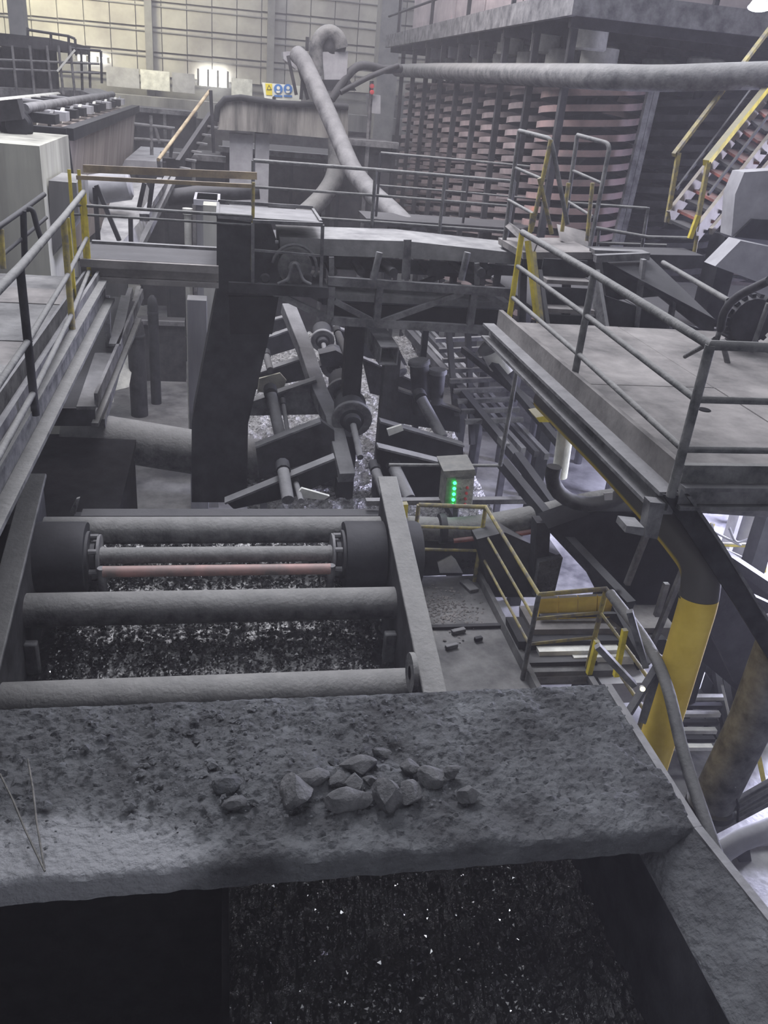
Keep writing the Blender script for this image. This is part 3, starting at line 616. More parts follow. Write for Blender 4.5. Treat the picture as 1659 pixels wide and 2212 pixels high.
for x in (.6, 3.5):
    for y in (11, 17.5): MB().box(x, x+.2, y, y+.2, 4, 6.1).build('leg', dark, s2)
q = MB(); vs = []; fs = []; NX, NY = 90, 150
for j in range(NY+1):
    for i in range(NX+1):
        x = .35+4.0*i/NX; y = 10.6+9*j/NY; vs.append((x, y, 5.85+.1*(y-10.6)+.06*fbm(x*5, y*5, 2)+.05*abs(fbm(x*14, y*14, 4, 4))))
for j in range(NY):
    for i in range(NX): a = j*(NX+1)+i; fs.append((a, a+1, a+NX+2, a+NX+1))
o = q.add(vs, fs).build('wet_fines', foil); stuff(tag(o, 'glinting wet fines lying between the peaked cross plates of the second screen', 'coal'))
o = pp(pale, 'pale_plate', [(645, 1062), (652, 1055), (712, 1072), (700, 1080), (650, 1075)], 10.3, .05); tag(o, 'crumpled pale strip lying behind the screen back plate', 'strip')
o = pp(pale, 'pale_plate', [(836, 928), (868, 918), (872, 930), (840, 942)], 11.5, .05); tag(o, 'small pale square plate on the right cross plate', 'plate')
o = pp(mat('pale_scrap', (.3,.29,.24), (.45,.44,.36), .8, 0, 8, .2), 'pale_plate', [(560, 818), (605, 806), (619, 822), (612, 840), (585, 850), (556, 846)], 13.6, .05); tag(o, 'holed cream scrap plate leaning left of the sloping box beam', 'plate')
# trunk pipe
o = MB().tube([PY(140, 935, 13.5), PY(225, 945, 13.45), PY(470, 985, 13.2), PY(735, 1020, 12.9)], .37, 28).build('trunk_pipe', pipe_m); tag(o, 'wide brown-grey pipe running behind the foot of the tall chute', 'pipe')
# control box
cb = thing('control_box', 'grey control box with five green lamps and red buttons beyond the walkway', 'control box', PY(990, 1095, 9.6))
q = MB(); q.prism([PY(964, 1030, 9.6), PY(1026, 1026, 9.6), PY(1020, 1094, 9.6), PY(958, 1097, 9.6)], (0, .3, 0)); q.build('body', box_m, cb, bevel=.012)
q = MB(); q.prism([PY(958, 1018, 9.55), PY(1026, 1014, 9.55), PY(1029, 1028, 9.55), PY(962, 1032, 9.55)], (0, .42, .03)); q.build('hood', box_m, cb)
pp(face_m, 'face_plate', [(985, 1036), (1024, 1034), (1019, 1092), (985, 1094)], 9.57, .03, cb)
for x, y in ((982, 1043), (981, 1055), (980, 1067), (979, 1079), (978, 1091)): MB().lathe(PY(x, y, 9.58), (0,-1,0), [(.022, 0), (.022, .015), (.012, .025)], 12).build('green_lamp', led, cb)
for x, y in ((1009, 1053), (1007, 1065), (1005, 1077), (1004, 1089)): MB().lathe(PY(x, y, 9.565), (0,-1,0), [(.02, 0), (.02, .02), (.014, .025)], 12).build('red_button', redb, cb)
for x, y in ((995, 1055), (994, 1066), (993, 1077), (993, 1088)): MB().lathe(PY(x, y, 9.565), (0,-1,0), [(.014, 0), (.014, .015), (.01, .02)], 10).build('switch', box_m, cb)
MB().tube([PY(985, 1097, 9.75), PY(985, 1180, 9.75)], .04).build('post', steel, cb)
pieces('railing', 'thin rail frame round the control box', 'railing', [('top_rail', pipe_m, 't', [PY(840, 1004, 9.9), PY(1080, 1006, 9.9)], .022), ('post', pipe_m, 't', [PY(1080, 1006, 9.9), PY(1132, 712, 9.9)], .03), ('mid_rail', steel, 'b', [PY(790, 1084, 9.85), PY(1150, 1080, 9.85)], (.1, .07))])
# corner gusset painted yellow next to the screen
o = pp(yel, 'gusset', [(850, 1092), (882, 1090), (880, 1118), (868, 1128), (852, 1120)], 9.45, .1); tag(o, 'small yellow corner plate at the far end of the screen', 'plate')
# ================================================================ LEFT WALKWAY
lf = thing('left_walkway', 'dusty plank-plated walkway along the left with a heavy channel edge', 'walkway', (-3, 8, 9.2))
for k in range(11):
    y = 3.4+.8*k; MB().box(-4.6, -1.86-.02*k*0, y, y+.79, 9.33, 9.385+.008*(k % 2)).build('deck_plank', deck2_m if k % 3 else deck_m, lf, bevel=.004)
q = MB(); q.box(-1.86, -1.83, 3.4, 12.2, 9.3, 9.5); q.box(-1.83, -1.7, 3.4, 12.2, 9.3, 9.33); q.box(-1.7, -1.66, 3.4, 12.2, 9.3, 9.5); q.build('toe_channel', steel, lf)
q = MB(); q.box(-1.66, -1.56, 3.4, 12.2, 9.36, 9.4); q.box(-1.66, -1.62, 3.4, 12.2, 9.12, 9.36); q.box(-1.66, -1.5, 3.4, 12.2, 9.08, 9.12); q.build('edge_channel', pipe_m, lf)
for y in (5, 11.5):
    MB().box(-4.4, -4.2, y, y+.2, 4, 9.3).build('column', dark, lf); MB().box(-3.0, -2.8, y, y+.2, 4, 9.3).build('column', dark, lf)
railing('grey tube railing with yellow end posts along the left walkway', [(-1.5, 4.4, 9.36), (-1.54, 6.95, 9.36), (-1.63, 9.5, 9.36), (-1.8, 12.1, 9.3)], 1.2, (1, .52, .16), .034, [pipe_m, darker, yelr, yel], pipe_m)
# launder and black tank under the walkway
la = thing('launder', 'dark open launder trough with a dusty inner ledge under the left walkway', 'trough', PZ(200, 885, 7.3))
A, B, Cc, D_ = PZ(95, 880, 7.4), PZ(205, 880, 7.4), PZ(305, 645, 7.4), PZ(235, 640, 7.4)
q = MB(); q.prism([A, B, Cc, D_], (0, 0, -.04)); q.build('floor_plate', dark, la)
q = MB(); q.prism([PZ(165, 878, 7.44), PZ(206, 878, 7.44), PZ(242, 762, 7.44), PZ(205, 762, 7.44)], (0, 0, -.05)); q.build('ledge', steel, la)
q = MB(); q.prism([B, B+V((0,0,.0)), Cc, Cc+V((0,0,.22)), B+V((0,0,.22))][1:], (.05, 0, 0)); q.build('side_plate', steel, la)
q = MB(); q.prism([A+V((-.5,0,0)), B, B+V((0,0,-.28)), A+V((-.5,0,-.28))], (0, -.05, 0)); q.build('end_plate', darker, la)
pp(pipe_m, 'upright', [(222, 640), (236, 640), (240, 752), (228, 752)], 15.5, .1, la)
q = MB(); q.bar(PZ(205, 918, 7.2), PZ(300, 690, 7.2), .1, .06); q.build('rim', pipe_m, la)
tk = thing('settling_tank', 'black unlit tank standing under the left walkway beside the pipe', 'tank', (-2.6, 12, 4))
MB().box(-4.0, -1.45, 10.2, 13.2, 4, 6.6).build('shell', rubber_shade, tk); MB().box(-4.05, -1.4, 10.15, 13.25, 6.55, 6.65).build('rim', rubber_shade, tk)
for x in (-3.4, -2.6, -1.9): MB().box(x, x+.1, 10.08, 10.2, 4, 6.8).build('stiffener', dark, tk)
o = MB().prism([PZ(252, 750, 5.6), PZ(290, 757, 5.6), PZ(276, 838, 4.9), PZ(247, 845, 4.9), PZ(245, 800, 5.2)], (.03, 0, .02)).build('torn_sheet', pale); tag(o, 'torn pale sheet hanging beside the launder over the wet floor', 'sheet')
o = MB().prism([PZ(236, 828, 5.0), PZ(243, 826, 5.0), PZ(243, 870, 4.6), PZ(230, 866, 4.6)], (.03, 0, .02)).build('torn_sheet', pale); tag(o, 'small torn pale scrap beside the larger hanging sheet', 'sheet')
lb = thing('pipe_gallery_beam', 'pair of pale channel beams running along the wet floor left of the chute', 'beam', PZ(280, 760, 6.6))
MB().bar(PZ(300, 625, 7.4), PZ(220, 915, 6.9), .1, .16).build('channel', pipe_m, lb); MB().bar(PZ(282, 628, 7.5), PZ(262, 690, 7.5), .1, .14).build('channel', steel, lb); MB().bar(PZ(272, 640, 7.6), PZ(248, 745, 7.6), .2, .04).build('plate', steel, lb)
cl = thing('concrete_column', 'tall stained grey concrete column left of the head chute', 'column', (PY(425, 600, 15.5).x, 15.7, 4))
a = PY(404, 660, 15.5); b = PY(446, 660, 15.5); MB().box(a.x, b.x, 15.5, 15.9, 4, a.z+.1).build('shaft', conc_d, cl); MB().box(b.x-.05, b.x+.2, 15.9, 16.4, 4, PY(420, 440, 16).z).build('upper_shaft', conc, cl)
# low walls, shelves and clutter on the wet floor
for (x0, y0, x1, y1, Y, mt, nm, lb, ct) in ((300, 690, 400, 742, 24, darker, 'sump_wall', 'sooty low wall across the wet floor left of the concrete column', 'wall'),
  (316, 640, 342, 700, 22, dark, 'dark_drum', 'dark upright drum under the cross walkway', 'drum'), (270, 690, 312, 745, 21, darker, 'motor_cover', 'dusty round-topped motor cover beside the channel beams', 'cover')):
    t = thing(nm, lb, ct, PY((x0+x1)/2, y1, Y)); a = PY(x0, y0, Y); b = PY(x1, y1, Y)
    if ct == 'wall': MB().box(a.x, b.x, Y, Y+.4, 4, a.z).build('body', mt, t); MB().box(a.x, b.x, Y-.1, Y, a.z-.12, a.z).build('coping', steel, t)
    else: r = (b.x-a.x)/2; MB().lathe(((a.x+b.x)/2, Y+r, 4), (0,0,1), [(r, 0), (r, a.z-4-.3), (r*.8, a.z-4-.08), (r*.3, a.z-4)], 20).build('body', mt, t); MB().lathe(((a.x+b.x)/2, Y+r, a.z-.5), (0,0,1), [(r, 0), (r*1.06, .02), (r*1.06, .08), (r, .1)], 20).build('band', dark, t)
for i, (p, q_) in enumerate((((318, 715), (405, 680)), ((296, 770), (402, 728)))):
    a = PZ(*p, 4.6); b = PZ(*q_, 5.2); o = MB().tube(smooth_path([a, a.lerp(b, .5)+V((0, 0, -.15)), b]), .05, 8).build('hose', darker); tag(o, ('upper', 'lower')[i]+' thin hose strung above the wet floor left of the concrete column', 'hose')
# ---------------------------------------------------------------- left background
pb = thing('concrete_pier', 'big pale stained concrete pier at the left edge behind the railing', 'pier', (-4.8, 15, 4))
a = PY(0, 280, 14); b = PY(92, 300, 14); c = PY(108, 570, 14)
MB().box(-8, c.x, 14, 16.6, 4, b.z-.1).build('block', conc, pb)
MB().prism([PY(105, 390, 14.3), PY(165, 395, 14.3), PY(170, 470, 14.3), PY(110, 560, 14.3)], (0, 1.2, 0)).build('buttress', conc_d, pb)
pieces('railing', 'dark bent pipe railing in front of the concrete pier', 'railing', [
 ('top_rail', darker, 't', smooth_path([PY(-10, 495, 9.8), PY(46, 456, 10.4), PY(95, 420, 11)]), .03), ('mid_rail', darker, 't', [PY(0, 555, 9.9), PY(48, 515, 10.4), PY(100, 470, 11)], .022),
 ('post', dark, 't', [PY(50, 455, 10.4), PY(54, 570, 10.4)], .035), ('bent_post', dark, 't', smooth_path([PY(55, 452, 10.5), PY(70, 455, 10.5), PY(80, 490, 10.5), PY(92, 525, 10.5)]), .03), ('post', yelr, 't', [PY(2, 495, 9.9), PY(7, 580, 9.9)], .03)])
fc = thing('flotation_cell', 'long flotation tank with rust-streaked side and scrapers on top at the upper left', 'tank', (-4, 22, 8))
zt_ = 10.85; x1 = -2.72; y0, y1 = 16.9, 30
q = MB(); q.add([(x1, y0, zt_), (x1, y1, zt_), (x1-.35, y1, 8.0), (x1-.35, y0, 8.6), (-5.2, y0, zt_), (-5.2, y1, zt_), (-5.0, y1, 8.0), (-5.0, y0, 8.6)], [(0,1,2,3), (4,7,6,5), (0,3,7,4), (1,5,6,2), (3,2,6,7), (0,4,5,1)]); q.build('tank_body', tan, fc, False)
q = MB(); q.bar((x1, y0, zt_), (x1, y1, zt_), .22, .2); q.bar((-4.4, y0, zt_), (x1, y0, zt_), .22, .2); q.build('rim', dark, fc)
pp(dark, 'end_plate', [(98, 285), (148, 300), (160, 388), (118, 380)], y0-.12, .06, fc)
for k in range(11):
    y = 17.4+1.15*k; f = MB().bar((-4.7, y, zt_+.25), (-2.95, y, zt_+.2), .45, .16).build('cell_cover', grey if k % 3 == 1 else dark, fc)
    for j in range(4): MB().bar((-3.9+.25*j, y+.3, zt_+.12), (-3.9+.25*j, y+.8, zt_+.24), .06, .16).build('paddle', steel if (j+k) % 2 else pale, f)
MB().tube([(-3.4, y0, zt_+.35), (-3.4, y1, zt_+.35)], .09).build('paddle_shaft', steel, fc); MB().tube([(-4.5, y0, zt_+.3), (-4.5, y1, zt_+.3)], .07).build('paddle_shaft', pale, fc)
for y in (18, 24, 29.5): MB().box(-4.9, -3.2, y, y+.3, 4, 8.2).build('leg', conc_d, fc)
mt_ = thing('gear_motor', 'dark gear motor at the near end of the flotation tank', 'motor', PY(38, 290, 16)); c = PY(36, 272, 16)
MB().lathe(c, (.3,-1,0), [(.2,-.6),(.24,-.55),(.24,0),(.18,.05),(.18,.1)], 20).build('body', dark, mt_); MB().bar(PY(0, 240, 16), PY(48, 235, 16), .4, .3).build('gear_case', darker, mt_)
for k in range(5): MB().lathe(c-V((.3,-1,0)).normalized()*(.1+.09*k), (.3,-1,0), [(.24, 0), (.27, .01), (.27, .03), (.24, .04)], 20).build('cooling_fin', darker, mt_)
# gallery with drums behind
ga = thing('drum_gallery', 'dark railed gallery of upright drums above the flotation tank at the upper left', 'gallery', PY(60, 200, 27))
Y = 27; a = PY(-30, 92, Y); b = PY(150, 110, Y)
q = MB(); q.prism([PY(-30, 68, Y), PY(108, 82, Y), PY(150, 92, Y), PY(150, 112, Y), PY(-30, 96, Y)], (0, 4, 0)); q.build('roof_deck', darker, ga)
q = MB(); q.prism([PY(-30, 188, Y), PY(175, 196, Y), PY(200, 205, Y), PY(-30, 225, Y)], (0, 4, 0)); q.build('floor_deck', steel, ga)
for i, x in enumerate((-8, 14, 38, 62, 86, 108)):
    p = PY(x, 100, Y+1.2); g = PY(x, 195, Y+1.2); MB().lathe((p.x, Y+1.2, g.z), (0,0,1), [(.15,0),(.17,.02),(.17,p.z-g.z-.05),(.12,p.z-g.z)], 14).build('drum', dark if i % 2 else darker, ga)
for x in (30, 68, 105, 130, 155): MB().tube([PY(x-4, 98, Y-.1), PY(x+8, 215, Y-.1)], .035).build('post', steel, ga)
for y in (128, 148): MB().tube([PY(-20, y, Y-.1), PY(215, y+10, Y-.1)], .03).build('mid_rail', steel, ga)
for pts in (((58, 64), (148, 78), (162, 84)), ((60, 60), (60, 84)), ((110, 70), (110, 98)), ((148, 78), (150, 135)), ((162, 84), (165, 120)), ((150, 104), (218, 110)), ((175, 106), (178, 195)), ((218, 110), (220, 180)), ((192, 108), (195, 190))): MB().tube([PY(*p, Y) for p in pts], .035).build('top_rail', darker, ga)
lt = thing('ladder_rail', 'pale slanted ladder rail on the gallery at the upper left', 'rail', PY(124, 154, 26.8)); MB().bar(PY(124, 154, 26.8), PY(162, 108, 26.8), .06, .05).build('rail', pale, lt)
# far walkway, stair and inclined conveyor
fw = thing('far_walkway', 'far pale walkway slab with dark railing below the parapet', 'walkway', PY(340, 350, 27))
MB().prism([PY(270, 345, 26), PY(360, 350, 26), PY(360, 362, 26), PY(262, 362, 26)], (0, 5, 0)).build('deck_plate', grey, fw)
for a, b in (((326, 250), (328, 335)), ((375, 280), (370, 345)), ((290, 268), (378, 278)), ((290, 300), (372, 306)), ((335, 275), (345, 310))): MB().tube([PY(*a, 27), PY(*b, 27)], .05).build('rail', steel, fw)
fs_ = thing('far_stair', 'far steep stair with a long sloping brown handrail at the upper left', 'stair', PY(360, 400, 22))
MB().tube([PY(342, 345, 20), PY(452, 197, 24)], .04).build('handrail', mat('brown_rail2', (.2,.16,.11), (.4,.33,.22), .7, 0, 3, .1), fs_)
MB().bar(PY(385, 360, 21), PY(455, 255, 24), .1, .3).build('stringer', darker, fs_)
for a, b in (((342, 345), (344, 365)), ((355, 350), (358, 378)), ((455, 195), (462, 330)), ((372, 305), (368, 340))): MB().tube([PY(*a, 21), PY(*b, 21)], .04).build('post', darker, fs_)
for k in range(6): MB().bar(PY(388+12*k, 362-18*k, 21+.5*k), PY(412+12*k, 366-18*k, 21+.5*k), .2, .04).build('tread', steel, fs_)
ic = thing('inclined_conveyor', 'pale dusty inclined conveyor rising away behind the left end of the bridge', 'conveyor', PY(250, 560, 14))
MB().prism([PY(232, 560, 14.2), PY(300, 480, 16.5), PY(314, 392, 20), PY(254, 392, 20), PY(222, 480, 16.5), PY(205, 545, 14.2)], (.1, .2, -.25)).build('belt', belt_m, ic)
for a, b in (((208, 400), (258, 520)), ((205, 405), (215, 560)), ((312, 395), (300, 450)), ((330, 390), (322, 450)), ((282, 470), (284, 570))): MB().bar(PY(*a, 15), PY(*b, 15), .07, .07).build('support', darker, ic)
for a, b in (((375, 388), (285, 568)), ((362, 385), (308, 470)), ((345, 390), (316, 470))): MB().bar(PY(*a, 19), PY(*b, 15.5), .1, .12).build('stringer', steel, ic)
MB().lathe(PY(236, 405, 17), (1,0,.2), [(.2,-.4),(.26,-.35),(.26,.35),(.2,.4)], 18).build('pulley', grey, ic)
o = MB().tube([PY(362, 428, 19), PY(440, 418, 19), PY(560, 412, 19)], .17, 16).build('cross_pipe', darker); tag(o, 'dark horizontal pipe behind the bridge left of the head chute', 'pipe')
bw = thing('pump_block', 'stained pale concrete plinth standing behind the head chute', 'plinth', (PY(445, 570, 17).x, 17.5, 4)); a = PY(424, 430, 17); b = PY(470, 570, 17)
MB().box(a.x, b.x, 17, 18, 4, a.z).build('block', conc_d, bw); MB().box(a.x-.05, b.x+.05, 16.95, 18.05, a.z-.1, a.z).build('coping', grey, bw)
cp_ = thing('standpipe', 'short pale capped standpipe left of the concrete plinth', 'pipe', PY(405, 480, 18)); a = PY(405, 450, 18); MB().lathe((a.x, a.y, 4), (0,0,1), [(.07,0),(.07,a.z-4-.12),(.1,a.z-4-.11),(.1,a.z-4)], 14).build('tube', pale, cp_)
# dark plant blocks that fill the hall behind the bridge
for (x0, x1_, yt, Y, d, mt, lb) in ((480, 850, 318, 27, 3, darker, 'long sooty equipment wall far behind the bridge under the pump tank'), (735, 852, 300, 24, 1.5, darker, 'dark grey cabinet block between the long pipe and the spiral stack'), (355, 480, 330, 26, 2, dark, 'dark machine block behind the far stair'), (290, 420, 232, 33, 2, darker, 'dark wall block under the parapet at the upper left')):
    a = PY(x0, yt, Y); b = PY(x1_, yt, Y); t = thing('equipment_block', lb, 'equipment', ((a.x+b.x)/2, Y+d/2, 4))
    MB().box(a.x, b.x, Y, Y+d, 4, a.z).build('body', mt, t, False)
    n = max(2, int((b.x-a.x)/.9))
    for k in range(n+1): MB().box(a.x+(b.x-a.x)*k/n-.05, a.x+(b.x-a.x)*k/n+.05, Y-.12, Y, 4, a.z).build('stiffener', steel if k % 2 else dark, t, False)
    MB().box(a.x-.1, b.x+.1, Y-.2, Y+.1, a.z-.12, a.z+.03).build('cap', steel, t, False)
# pump tank with its pump
pt = thing('pump_tank', 'pale stained round-ended launder tank on two legs carrying a pump, top centre', 'tank', PY(600, 380, 24)); Y = 24
q = MB(); q.prism([PY(470, 262, Y), PY(474, 232, Y), PY(488, 218, Y), PY(520, 216, Y), PY(600, 228, Y), PY(752, 236, Y), PY(752, 300, Y), PY(700, 298, Y), PY(540, 284, Y), PY(470, 280, Y)], (0, 2.2, 0)); q.build('tank_body', tank_m, pt)
q = MB(); q.tube([PY(x, y, Y-.05) for x, y in ((466, 262), (470, 232), (486, 214), (520, 211), (600, 223), (752, 231))], .08); q.build('rim', dark, pt)
for a, b in ((496, 545), (552, 580)):
    p = PY(a, 288, Y+.3); r = PY(b, 400, Y+.3); MB().box(p.x, r.x, Y+.3, Y+.8, 4, p.z).build('leg', grey, pt)
pm_ = thing('slurry_pump', 'hooped slurry pump with a square suction box on top of the round-ended tank', 'pump', PY(710, 190, 24.6)); Y = 24.6
q = MB(); q.tube(smooth_path([PY(686, 165, Y), PY(682, 120, Y), PY(686, 90, Y), PY(700, 72, Y), PY(718, 70, Y), PY(733, 84, Y), PY(738, 104, Y)]), .17, 16); q.build('volute', pipe_m, pm_)
q = MB(); q.prism([PY(696, 112, Y), PY(752, 112, Y), PY(748, 172, Y), PY(700, 172, Y)], (0, .8, 0)); q.build('casing', grey, pm_)
MB().lathe(PY(722, 98, Y+.1), (.2,-1,0), [(.3,-.2),(.33,0),(.2,.1)], 20).build('end_cover', darker, pm_)
q = MB(); q.prism([PY(700, 172, Y), PY(755, 172, Y), PY(770, 196, Y), PY(690, 196, Y)], (0, 1, 0)); q.build('base', dark, pm_)
for a, b in (((664, 80), (663, 110)), ((622, 120), (640, 205)), ((640, 125), (665, 215)), ((655, 150), (650, 215))): MB().bar(PY(*a, Y-.3), PY(*b, Y-.3), .08, .08).build('support', darker, pm_)
q = MB(); q.prism([PY(611, 112, Y), PY(656, 108, Y), PY(660, 128, Y), PY(640, 150, Y), PY(613, 128, Y)], (0, .7, 0)); q.build('suction_box', grey, pm_)
lp = MB().tube(round_path([PY(642, 118, 24.3), PY(655, 130, 24), PY(700, 225, 22.8), PY(735, 305, 21.8), PY(762, 370, 20.8), PY(800, 415, 19.8), PY(845, 455, 18.6), PY(900, 512, 17)], .5), .21, 20).build('discharge_pipe', steel); tag(lp, 'long pale pipe sweeping down from the pump past the spiral stack', 'pipe')
lp = MB().tube(round_path([PY(728, 300, 23.6), PY(729, 375, 23.2), PY(700, 425, 22.6), PY(640, 480, 21.8)], .8, 8), .24, 18).build('elbow_pipe', pipe_m); tag(lp, 'bent pipe dropping from the underside of the round-ended tank', 'pipe')
for i, pts in enumerate((((715, 215), (770, 145), (830, 150), (865, 148)), ((735, 200), (800, 165), (860, 142)))):
    o = MB().tube(smooth_path([PY(x, y, 24.5+j*.3) for j, (x, y) in enumerate(pts)]), .09-.04*i+.02, 10).build('hose', darker); tag(o, ('thick', 'thinner')+() and ('thick', 'thinner')[i]+' dark hose curving from the pump to the spiral stack', 'hose')
sg = thing('safety_sign', 'pale safety sign with a warning triangle and blue round pictograms', 'sign', PY(610, 215, 26)); Y = 26
pp(sign_w, 'board', [(566, 178), (652, 186), (650, 222), (572, 216)], Y, .03, sg)
def disc(x, y, r, mt, nm, off): c = PY(x, y, Y); MB().lathe(c+V((0,-off,0)), (0,-1,0), [(r, 0), (r, .01)], 20).build(nm, mt, sg)
pp(sign_y, 'warning_panel', [(573, 180), (588, 181), (588, 206), (575, 205)], Y-.02, .015, sg); pp(sign_k, 'warning_triangle', [(581, 183), (587, 194), (576, 194)], Y-.035, .01, sg); pp(sign_y, 'warning_triangle_face', [(581, 186), (585, 193), (578, 193)], Y-.045, .01, sg)
for x in (601, 622): disc(x, 192, .12, blue, 'pictogram_disc', .02); disc(x, 190, .045, sign_w, 'pictogram_head', .035); pp(sign_w, 'pictogram_body', [(x-5, 196), (x+5, 196), (x+3, 201), (x-3, 201)], Y-.05, .01, sg); pp(blue, 'caption_bar', [(x-9, 205), (x+9, 206), (x+9, 210), (x-9, 209)], Y-.03, .01, sg)
disc(592, 212, .05, sign_k, 'pictogram_dot', .02)
for x in (575, 648): MB().tube([PY(x, 215, Y+.05), PY(x, 260, Y+.05)], .04).build('post', steel, sg)
# cabinets with red lamps near the right of the pump
eb = thing('switch_cabinet', 'small pale cabinet with two red lamps left of the spiral stack', 'cabinet', PY(805, 260, 25)); pp(grey, 'body', [(796, 205), (822, 206), (822, 246), (798, 244)], 25, .5, eb)
for y in (186, 199): MB().lathe(PY(803, y, 24.9), (0,-1,0), [(.06,0),(.06,.05),(.03,.06)], 12).build('red_lamp', redb, eb)
q = PY(805, 250, 25); MB().bar(PY(803, 175, 25), V((q.x, 25.1, 4)), .08, .08).build('post', steel, eb)

# ================================================================ SPIRAL CONCENTRATORS
X0 = 6.72; S = 1.925; Y0 = 15.6
def spiral_parts(z0, turns, pitch, r, phase, ks=range(6)):
    q = MB(); n = 22; N = int(n*turns); vs = []
    for i in range(N+1):
        a = phase + 2*math.pi*i/n; z = z0+pitch*i/n; c, s = math.cos(a), math.sin(a)
        for rr, dz in ((.1, .10), (r*.6, -.01), (r*.93, .0), (r, .10), (r*1.03, .10), (r*1.03, -.012), (r*.55, -.05)): vs.append((rr*c, rr*s, z+dz))
    fs = []
    for i in range(N):
        for k in ks: a = i*7+k; fs.append((a, a+1, a+8, a+7))
    return q.add(vs, fs)
zb = 7.2
proto = {}
def spiral(x, y, label, mt, ztop, grp):
    t = thing('spiral_concentrator', label, 'spiral', (x, y, 4), grp)
    k = (mt.name, ztop)
    if k not in proto:
        turns = int((ztop-zb)/.5); a = MB(); lip = MB()
        for h in (0, .25):
            for q, ks in ((a, (0, 1, 5)), (lip, (2, 3, 4))): g = spiral_parts(zb+h, turns, .5, .92, .6, ks); q.add(g.v, g.f)
        lip.v = [v+V((x, y, 0)) for v in lip.v]; lo = lip.build('trough_lip', mt, t)
        a.v = [v+V((x, y, 0)) for v in a.v]; o = a.build('trough', rubber_shade, t)  # interior near black, paints the shade between the lips
        b = MB().tube([(x, y, 4), (x, y, ztop+.5)], .1, 12).build('centre_column', dark, t)
        c = MB().lathe((x, y, ztop+.35), (0,0,1), [(.1,0),(.3,.05),(.34,.1),(.34,.42),(.3,.45)], 16).build('feed_cup', pale, t)
        e = MB().tube(round_path([(x, y, ztop+.8), (x-.1, y-.1, ztop+1.15), (x+.4, y+.3, ztop+1.3), (x+.9, y+.5, ztop+1.25)], .3), .06, 8).build('feed_hose', rubber_shade, t)
        proto[k] = (a, b, o, (x, y), [o, lo, b, c, e])
    else:
        for s in proto[k][4]:
            d = s.copy(); d.parent = t; SC.collection.objects.link(d)
    return t
ordn = ('nearest', 'second', 'third', 'fourth', 'fifth', 'sixth', 'seventh', 'farthest')
for i in range(8):
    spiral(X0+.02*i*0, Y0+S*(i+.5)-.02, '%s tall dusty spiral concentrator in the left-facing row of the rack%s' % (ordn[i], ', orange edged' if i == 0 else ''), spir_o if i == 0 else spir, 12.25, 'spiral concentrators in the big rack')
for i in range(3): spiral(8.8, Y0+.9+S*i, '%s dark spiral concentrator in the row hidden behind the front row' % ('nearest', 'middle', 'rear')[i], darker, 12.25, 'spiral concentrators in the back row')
for i in range(3): spiral(11.3+1.9*(i % 2), 17.0-1.9*(i//2)*1.0, ('left pinkish', 'right pinkish', 'nearer pinkish')[i]+' spiral concentrator behind the yellow stair', spir, 12.25, 'spiral concentrators behind the yellow stair')
rk = thing('spiral_rack', 'tall dark steel frame of posts round the stacked spirals with a deck above', 'rack', (6.6, 23, 4))
for i in range(9):
    y = Y0+S*i; MB().box(5.74, 5.86, y-.06, y+.06, 4, 13.4).build('post', darker, rk)
for x, yb in ((PY(1375, 300, 15.45).x, 15.4), (PY(1428, 100, 15.45).x, 15.4)): MB().bar((x+.05, yb, 12.4 if x < 7.4 else 13.3), (x-.12, yb, 7.5 if x < 7.4 else 12.3), .1, .1).build('post', steel, rk)
for z in (12.5, 7.2): MB().box(5.76, 5.84, Y0, Y0+8*S, z, z+.12).build('rail_beam', dark, rk)
MB().box(5.55, 13, 15.1, 33, 13.42, 13.5).build('deck', darker, rk, False)
MB().box(5.5, 5.62, 15.1, 33, 13.35, 13.72).build('edge_beam', steel, rk, False); MB().box(5.5, 13, 15.0, 15.1, 13.35, 13.72).build('edge_beam', steel, rk, False)
for k in range(10): MB().box(5.62, 13, 15.3+1.9*k, 15.42+1.9*k, 13.2, 13.42).build('joist', dark, rk, False)
for x, y in ((5.56, 31), (5.56, 26), (5.56, 22), (5.56, 18.5), (5.56, 15.1), (8, 15.1), (10, 15.1)): MB().box(x-.04, x+.04, y-.04, y+.04, 13.7, 14.9).build('rail_post', darker, rk)
for z in (14.3, 14.85): MB().tube([(5.56, 33, z), (5.56, 15.1, z), (13, 15.1, z)], .035).build('guard_rail', darker, rk)
MB().box(12.8, 12.9, 15.2, 33, 4, 13.3).build('dark_backing', dark, rk, False)  # dark sheet added to hide the bright wall behind the rack
mh = thing('upper_housing', 'grey sheet-clad machine housing with a reddish patch on the deck above the spirals', 'housing', (7.5, 24, 13.5))
for k in range(5): MB().box(6.2, 6.3, 17+3*k, 19.9+3*k, 13.5, 16).build('cladding_sheet', mat('housing_sheet', (.22,.2,.21), (.38,.33,.34), .8, 0, 1, .1, c3=(.5,.2,.22)), mh, False)
MB().box(6.3, 9, 17, 32, 13.5, 15.95).build('core', darker, mh, False)
MB().box(7.5, 12.5, 16.2, 16.4, 13.5, 15.6).build('cladding_sheet', mat('housing_sheet', (.2,.2,.2)), mh, False)
ml = thing('high_bay_lamp', 'bright high bay lamp at the top right corner above the stair', 'lamp', PY(1642, 12, 13.5)); c = PY(1642, 12, 13.5); MB().lathe(c, (-.1,-.3,-1), [(.05,-.2),(.16,0),(.18,.02)], 20).build('reflector', pale, ml); MB().lathe(c, (-.1,-.3,-1), [(.16,.025),(.1,.05)], 20).build('bulb', emit('lamp_white', (.9,.93,1), 14), ml)
MB().tube([c+V((0,0,.15)), c+V((0,0,1.2))], .02).build('stem', dark, ml)
